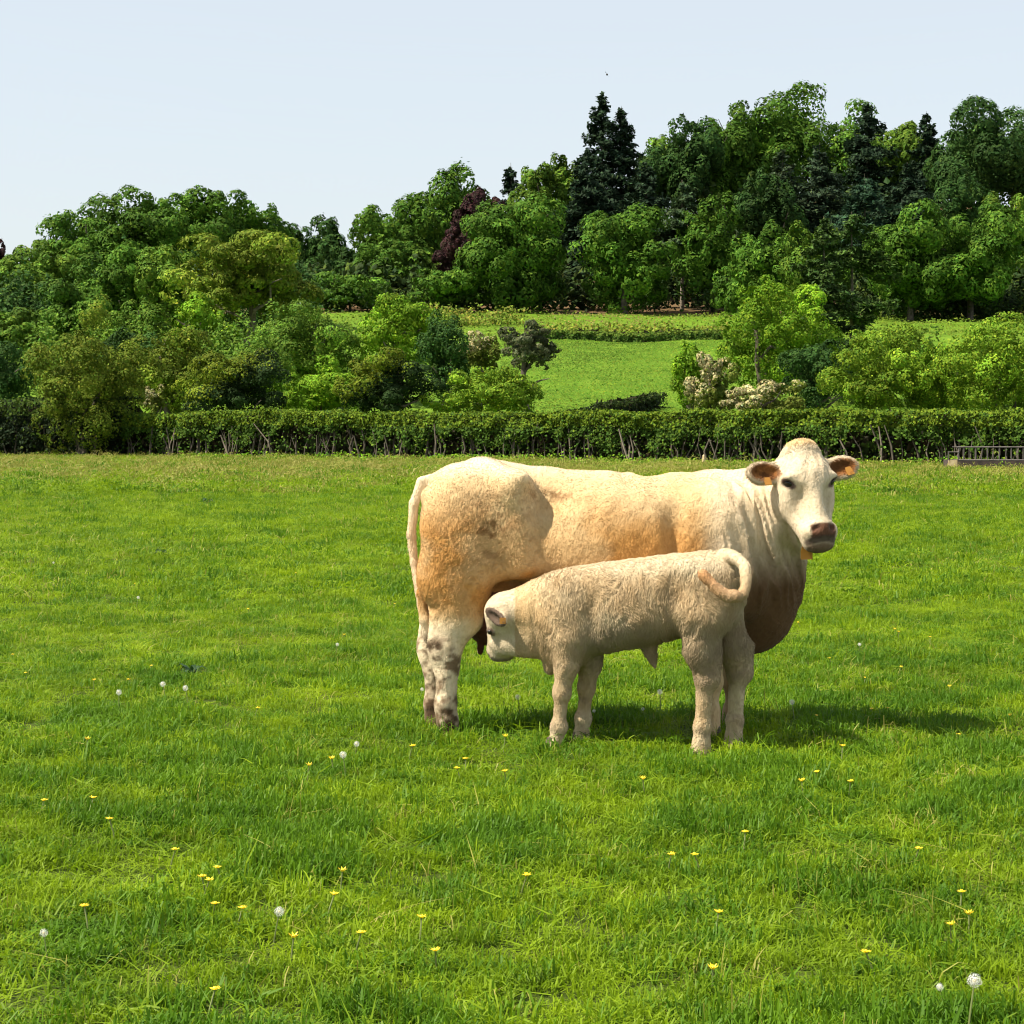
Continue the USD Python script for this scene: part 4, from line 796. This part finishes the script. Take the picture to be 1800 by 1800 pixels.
# wooded mound on the left
T('oak_tree', 'yellow olive round topped tree on the right flank of the left mound', 430, 403, 255, 195, 585, 'olive', ragged=.05)
T('lime_tree', 'light green tree at the foot of the mound', 355, 515, 130, 165, 660, 'bright')
T('lime_tree', 'light green tree low on the mound left of centre', 245, 530, 150, 160, 680, 'mid')
for q in ((250, 340, 190, 245, 500, 'oak', 'green tree at the summit of the left mound'), (352, 333, 190, 250, 500, 'oak', 'green tree right of the summit of the left mound'), (160, 372, 180, 240, 540, 'oak', 'green tree on the left shoulder of the mound'),
          (440, 365, 150, 256, 520, 'oak', 'dark green tree on the right shoulder of the mound'), (85, 425, 170, 235, 580, 'mid', 'mid green tree low on the left of the mound'), (15, 462, 150, 225, 620, 'mid', 'tree at the left edge of the wooded mound'),
          (205, 435, 150, 215, 600, 'oak', 'tree in the middle of the mound below its summit'), (300, 430, 140, 212, 590, 'mid', 'tree in the middle of the mound beside the yellow olive one'), (120, 500, 150, 195, 640, 'oak', 'deep green tree in the lower left of the mound'),
          (30, 545, 130, 180, 680, 'mid', 'tree near the left edge behind the big hedge bush'), (480, 405, 90, 262, 540, 'deep', 'dark narrow tree ending the mound on its right'), (220, 585, 130, 140, 730, 'deep', 'shaded tree behind the big hedge bush')):
    T('oak_tree', q[6], q[0], q[1], q[2], q[3], q[4], q[5])
T('copper_beech', 'dark red tree top just showing at the far left edge', -5, 432, 60, 300, 560, 'copper')
# gap and the slope of oaks
T('oak_tree', 'dark round tree alone in the gap between the mound and the wooded hill', 555, 393, 118, 345, 590, 'deep'); T('oak_tree', 'low dark tree at the right of the gap', 618, 432, 90, 340, 580, 'deep')
T('oak_tree', 'low spreading tree with a shaded hollow below it at the edge of the wood', 615, 480, 150, 300, 560, 'oak', flat=.3)
for q in ((695, 348, 140, 335, 560, 'oak', 'tall oak at the left end of the wooded hill'), (795, 303, 130, 345, 560, 'oak', 'tall oak with a flat topped crown against the sky left of the dark red tree'), (680, 420, 120, 315, 560, 'oak', 'oak in the lower left of the wood'),
          (735, 430, 100, 318, 560, 'mid', 'lighter oak below the dark red tree'), (905, 362, 200, 298, 556, 'oak', 'broad oak with trunk at the front of the wood above the bracken'), (790, 472, 130, 297, 548, 'oak', 'low oak left of the broad front oak'),
          (950, 287, 100, 350, 480, 'mid', 'pointed green tree left of the tall spruces'), (990, 278, 80, 356, 460, 'mid', 'yellowish green tree top just left of the tall spruces'), (1098, 368, 160, 296, 548, 'oak', 'oak standing on the bare brown slope with a dark short trunk'),
          (1255, 350, 115, 303, 552, 'oak', 'oak right of the pale pine trunk'), (1200, 208, 125, 365, 400, 'deep', 'dense green tree right of the spruces against the sky'), (1150, 248, 110, 372, 400, 'mid', 'yellow green crown between the spruces and the dense tree'),
          (1262, 216, 110, 372, 420, 'oak', 'oak crown on the skyline right of the dense tree'), (1315, 188, 160, 378, 400, 'oak', 'oak on the skyline left of the highest tree'), (1410, 154, 240, 385, 400, 'oak', 'highest broad oak crown on the skyline'),
          (1590, 214, 140, 395, 400, 'mid', 'lit yellow green tree top between two spruces'), (1730, 181, 200, 368, 390, 'deep', 'round dark oak on the skyline at the right with sky gaps in it'), (1815, 196, 140, 378, 400, 'deep', 'oak crown at the right edge of the skyline'),
          (1350, 300, 120, 338, 500, 'deep', 'shaded tree below the highest oak'), (1690, 305, 130, 330, 520, 'deep', 'shaded tree below the right skyline oak'), (1785, 330, 150, 312, 560, 'mid', 'lit green oak at the right edge halfway up the wood'),
          (1600, 372, 165, 280, 592, 'oak', 'large leafy oak, left half of the pair at the right of the wood'), (1705, 362, 190, 282, 596, 'oak', 'large leafy oak, right half of the pair at the right of the wood'),
          (1345, 410, 125, 262, 590, 'oak', 'green oak behind the leaning bright tree'), (1425, 396, 120, 255, 590, 'mid', 'olive green oak left of the dark trunk'), (1300, 470, 90, 290, 560, 'oak', 'small oak at the right of the brown slope')):
    T('oak_tree', q[6], q[0], q[1], q[2], q[3], q[4], q[5])
T('copper_beech', 'dark purple copper beech between the oaks on the skyline', 846, 322, 100, 336, 470, 'copper'); T('copper_beech', 'lower purple copper beech below the first', 798, 385, 82, 300, 500, 'copper')
conifer('spruce_tree', 'tallest dark spruce with a pointed top against the sky', 1057, 160, 105, 352, 440); conifer('spruce_tree', 'second tall spruce just right of the tallest', 1092, 186, 95, 354, 440)
conifer('spruce_tree', 'tiny spruce tip on the skyline left of the tall spruces', 898, 286, 44, 365, 400); conifer('spruce_tree', 'dark spruce on the skyline right of the highest oak', 1524, 180, 130, 372, 430)
conifer('spruce_tree', 'narrow spruce tip left of the right skyline oak', 1629, 195, 72, 384, 430); conifer('spruce_tree', 'shaded spruce below the highest oak, left', 1375, 262, 120, 345, 480, col=(.028, .045, .022)); conifer('spruce_tree', 'shaded spruce below the highest oak, right', 1440, 250, 130, 348, 500, col=(.024, .042, .022))
conifer('spruce_tree', 'blue green spruce with spreading boughs in the middle of the right wood', 1520, 305, 160, 318, 480, col=(.022, .05, .026)); conifer('spruce_tree', 'dark spruce in the shaded middle of the right wood', 1595, 285, 150, 335, 470)
conifer('spruce_tree', 'shaded spruce in front of the tall pair, left', 1030, 262, 110, 340, 470); conifer('spruce_tree', 'shaded spruce in front of the tall pair, right', 1135, 285, 110, 338, 480)
conifer('pine_tree', 'slender pine with a pale bare trunk at the edge of the wood', 1199, 316, 95, 306, 440, col=(.035, .06, .025), bark='bark_pale', pine=True)
conifer('larch_tree', 'tall dark larch with bare lower trunk behind the leaning bright tree', 1497, 372, 105, 190, 560, col=(.04, .075, .016), pine=True); conifer('larch_tree', 'dark larch left of the one with a bare trunk', 1448, 380, 110, 176, 620, col=(.032, .06, .014))
# right of the sloping field
T('ash_tree', 'bright green tree leaning left with a dark slanting branch', 1370, 492, 205, 136, 712, 'bright', lean=-.25)
T('hawthorn', 'white flowering hawthorn at the right edge of the sloping field', 1252, 612, 100, 106, 755, 'blossom', 'bush', flat=.2); T('hawthorn', 'low creamy white flowering hawthorn over the hedge behind the cow head', 1345, 664, 140, 98, 755, 'blossom', 'bush', flat=.2)
T('shrub', 'fresh green shrub at the right edge of the sloping field', 1215, 596, 66, 122, 735, 'bright', 'bush'); T('shrub', 'shaded green shrub behind the low white hawthorn', 1440, 600, 130, 125, 735, 'deep', 'bush')
T('willow_bush', 'wide soft green bush over the hedge to the right of the white hawthorn', 1555, 570, 235, 104, 758, 'willow', 'bush', flat=.2, stems=3); T('willow_bush', 'tall soft green bush over the hedge at the right edge', 1755, 548, 240, 102, 758, 'willow', 'bush', flat=.2, stems=3); T('willow_bush', 'lower green bush between the two wide bushes at the right', 1660, 600, 140, 110, 758, 'bright', 'bush', flat=.2)
# undergrowth below the trees of the hill and bracken on its edge
def thicket(name, label, pts, n, leaf, hgt, kind, seed, cat):
    r = np.random.default_rng(seed); pts = np.array(pts, float); k = r.integers(0, len(pts) - 1, n); s = r.random(n)[:, None]; P = pts[k] + (pts[k + 1] - pts[k]) * s + r.normal(0, 1, (n, 2)) * [1.5, 2.2]
    h = hgt * fbm(np.c_[P / 2.2, np.zeros(n)], 3, seed) * 1.6; z = terrain(P[:, 0], P[:, 1]) + h * r.random(n)**.6
    N = r.normal(0, .5, (n, 3)) + [0, -.5, .6]; N /= np.linalg.norm(N, axis=1, keepdims=True); V, F = cards(np.c_[P, z], N, leaf, r)
    col, sec, share, _, _ = KINDS[kind]; p = part('/World', name, (V, F), 'leaves', colour=shades(col, n, r, .3, second=sec, mixer=r.random(n) < share)); say(p, label, cat, kind='stuff')
X = lambda px, Y: (px - 900) * Y / FPX
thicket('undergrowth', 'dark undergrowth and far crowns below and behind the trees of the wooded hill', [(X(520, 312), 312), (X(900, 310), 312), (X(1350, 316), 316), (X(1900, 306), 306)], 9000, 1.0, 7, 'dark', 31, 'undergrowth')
for u0, u1, yy, lb in ((540, 985, 299, 'dark scrub along the edge of the wood below the broad front oak'), (1125, 1175, 303, 'dark scrub on the brown slope between the oak and the pale pine'), (1225, 1330, 301, 'dark scrub at the right of the brown slope'), (1490, 1900, 284, 'dark scrub below the pair of large oaks')):
    thicket('scrub', lb, [(X(u0, yy), yy), (X(u1, yy), yy)], int((u1 - u0) * 7), .5, 4.2, 'dark', int(u0), 'scrub')
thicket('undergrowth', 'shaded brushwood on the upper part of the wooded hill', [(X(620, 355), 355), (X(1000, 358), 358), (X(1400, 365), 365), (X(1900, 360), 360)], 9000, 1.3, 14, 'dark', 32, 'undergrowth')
thicket('undergrowth', 'shaded brushwood filling the lower part of the left mound', [(X(-80, 215), 215), (X(250, 225), 225), (X(540, 235), 235)], 15000, .45, 9, 'deep', 33, 'undergrowth')
thicket('undergrowth', 'green scrub filling the slope below the left mound behind the hedge', [(X(-80, 150), 150), (X(250, 155), 155), (X(640, 160), 160)], 14000, .26, 6, 'mid', 37, 'undergrowth')
thicket('undergrowth', 'shaded undergrowth below the pair of large oaks at the right', [(X(1500, 292), 292), (X(1900, 288), 288)], 4000, .8, 7, 'dark', 38, 'undergrowth')
thicket('undergrowth', 'scrub behind the wide bushes at the right', [(X(1400, 150), 150), (X(1900, 150), 150)], 12000, .26, 5, 'mid', 39, 'undergrowth')
KINDS['bracken'] = ((.11, .165, .016), (.18, .175, .03), .3, .2, 10)
thicket('bracken', 'strip of yellow green bracken below the broad front oak', [(X(765, 262), 268), (X(905, 262), 266)], 1800, .38, 2.4, 'bracken', 34, 'bracken')
thicket('bracken', 'ragged strip of yellow green bracken above the field hedge', [(X(950, 250), 250), (X(1300, 250), 249)], 2600, .36, 1.2, 'bracken', 35, 'bracken')
thicket('verge', 'tall bright grass along the foot of the hedge', [(-13, 85.2), (4, 76.2), (22, 66.4)], 7000, .09, .35, 'bright', 36, 'grass')

r = np.random.default_rng(77); n = 46000; yy = np.sqrt(r.uniform(112**2, 232**2, n)); xx = (r.uniform(880, 1420, n) - 900) * yy / FPX
hh = .10 + .25 * ss(fbm(np.c_[xx / 6, yy / 9, 0 * xx], 3, 78), .5, .68); N = r.normal(0, .3, (n, 3)) + [-.1, -.45, .8]; N /= np.linalg.norm(N, axis=1, keepdims=True)
V, F = cards(np.c_[xx, yy, terrain(xx, yy) + hh * r.random(n)], N, .17, r); tone = np.repeat(.35 + 1.35 * fbm(np.c_[xx / 9, yy / 16, 0 * xx], 4, 79), 4)[:, None]
p = part('/World', 'hay_grass', (V, F), 'leaves', colour=np.clip(shades((.065, .138, .009), n, r, .14, second=(.10, .155, .012), mixer=r.random(n) < .3) * tone, 0, .8)); say(p, 'longer green grass covering the sloping field above the hedge', 'grass', kind='stuff')
n = 16000; yy = r.uniform(236, 299, n); xx = (r.uniform(540, 1840, n) - 900) * yy / FPX; hh = .15 + .5 * ss(fbm(np.c_[xx / 5, yy / 7, 0 * xx], 3, 80), .45, .65); N = r.normal(0, .35, (n, 3)) + [-.1, -.5, .7]; N /= np.linalg.norm(N, axis=1, keepdims=True)
V, F = cards(np.c_[xx, yy, terrain(xx, yy) + hh * r.random(n)], N, .30, r); p = part('/World', 'rough_grass', (V, F), 'leaves', colour=shades((.10, .155, .014), n, r, .2, second=(.19, .155, .05), mixer=r.random(n) < .45 * np.exp(-((900 + xx / yy * FPX - 1080) / 110)**2) * ss(yy, 240, 290))); say(p, 'rough yellowing grass between the field hedge and the wood', 'grass', kind='stuff')
# ---------------------------------------------------------------- feeder, posts, bird
mat(stage, LOOKS + 'old_metal', {'g': ('geometry', {}), 'n': ('noise_texture', {'scale': 4., 'detail': 5.}), 'r': ('rgb_ramp', {'ramp': [(.35, (.07, .06, .055)), (.65, (.15, .13, .12))]}), 'p': ('principled_bsdf', {'roughness': .6, 'metallic': .2})}, [('g.position', 'n.vector'), ('n.fac', 'r.fac'), ('r.color', 'p.base_color')], surface='p.BSDF')
mat(stage, LOOKS + 'rust_dark', {'g': ('geometry', {}), 'n': ('noise_texture', {'scale': 5., 'detail': 5.}), 'r': ('rgb_ramp', {'ramp': [(.35, (.03, .022, .02)), (.65, (.075, .05, .04))]}), 'p': ('principled_bsdf', {'roughness': .8})}, [('g.position', 'n.vector'), ('n.fac', 'r.fac'), ('r.color', 'p.base_color')], surface='p.BSDF')
mat(stage, LOOKS + 'pale_wood', {'g': ('geometry', {}), 'n': ('noise_texture', {'scale': 9., 'detail': 5.}), 'r': ('rgb_ramp', {'ramp': [(.35, (.42, .31, .16)), (.65, (.60, .48, .28))]}), 'p': ('principled_bsdf', {'roughness': .8})}, [('g.position', 'n.vector'), ('n.fac', 'r.fac'), ('r.color', 'p.base_color')], surface='p.BSDF')
def box(lo, hi):
    b = trimesh.creation.box(np.array(hi) - np.array(lo)); b.apply_translation((np.array(lo) + np.array(hi)) / 2); return b
FY = 64.0; fx = (1667 - 900) * FY / FPX; k = FY / FPX
fd = thing('cattle_feeder', 'old metal cattle feeder with upright bars and a pale end panel by the hedge', 'feeder', (fx, FY, 0))
Lf, D = 3.4, .75
part(fd, 'end_panel', box((0, 0, .06), (.30, .03, .40)), 'pale_wood')
part(fd, 'end_panel', box((Lf - .03, .03, .06), (Lf, D, .40)), 'rust_dark', label='dark far end panel')
part(fd, 'trough', join([box((.30, .0, .12), (Lf, .025, .36)), box((.0, D - .025, .12), (Lf, D, .40)), box((.02, .03, .12), (Lf - .03, D - .03, .15)), box((0, .035, .10), (.025, D - .03, .40))]), 'rust_dark')
for a, b, z in ((.32, Lf, .385), (.30, Lf, .82), ):
    for y in (.015, D - .015): part(fd, 'rail', tube([[a, y, z], [b, y, z]], .022, 6), 'old_metal', smooth=True)
part(fd, 'rail', tube([[0, .015, .66], [.34, .015, .66]], .02, 6), 'old_metal', smooth=True); part(fd, 'post', box((-.01, -.01, .40), (.025, .025, .69)), 'old_metal')
part(fd, 'post', tube([[.33, .015, .40], [.36, .015, .82]], .02, 6), 'old_metal')
for i in range(15):
    x = .5 + i * .2; part(fd, 'bar', tube([[x, .015, .385], [x + (.05 if i % 4 == 3 else 0), .015, .82]], .014, 5), 'old_metal')
    if i % 2: part(fd, 'bar', tube([[x, D - .015, .385], [x, D - .015, .82]], .014, 5), 'old_metal')
for x in (.1, 1.7, Lf - .1):
    for y in (.05, D - .05): part(fd, 'leg', box((x - .03, y - .03, -.05), (x + .03, y + .03, .14)), 'rust_dark')
def post(px, top, base, w, m, label):
    Y = EYE * FPX / (base - HORIZON); x = (px - 900) * Y / FPX; h = (base - top) * Y / FPX; r = w * Y / FPX / 2
    t = thing('fence_post', label, 'post', (x, Y, 0))
    part(t, 'shaft', tube([[0, 0, -.2], [.01, 0, h * .5], [.02, 0, h - r * .8]], [r, r, r * .95], 8), m, smooth=True); c = tube([[.02, 0, h - r * .8], [.02, 0, h]], [r * .95, r * .45], 8); part(t, 'top', c, m)
post(1236, 799, 824, 4.2, 'pale_wood', 'short pale wooden post before the hedge behind the neck of the cow'); post(1621, 778, 817, 2.6, 'old_metal', 'thin grey post by the hedge left of the cattle feeder')
by = at(1067, 131, 90); br = thing('bird', 'tiny dark bird flying above the tip of the tallest spruce', 'bird', by)
bd = trimesh.creation.icosphere(2, 1.0); bd.vertices = bd.vertices * [.045, .10, .045]; part(br, 'body', bd, 'rust_dark', smooth=True)
for sg in (-1, 1):
    w = np.array([[0, .05, 0], [0, -.05, 0], [-.07, -.02 * 1, .10], [-.05, .05, .10], [-.10, 0, .18]]) if sg < 0 else np.array([[0, .05, 0], [0, -.05, 0], [.05, -.02, -.08], [.06, .05, -.07], [.12, 0, -.12]])
    w2 = np.vstack([w, w + [0.008, 0, .008]]); part(br, 'wing', (w2, np.array([[0, 1, 2], [0, 2, 3], [3, 2, 4], [5, 7, 6], [5, 8, 7], [8, 9, 7]])), 'rust_dark')
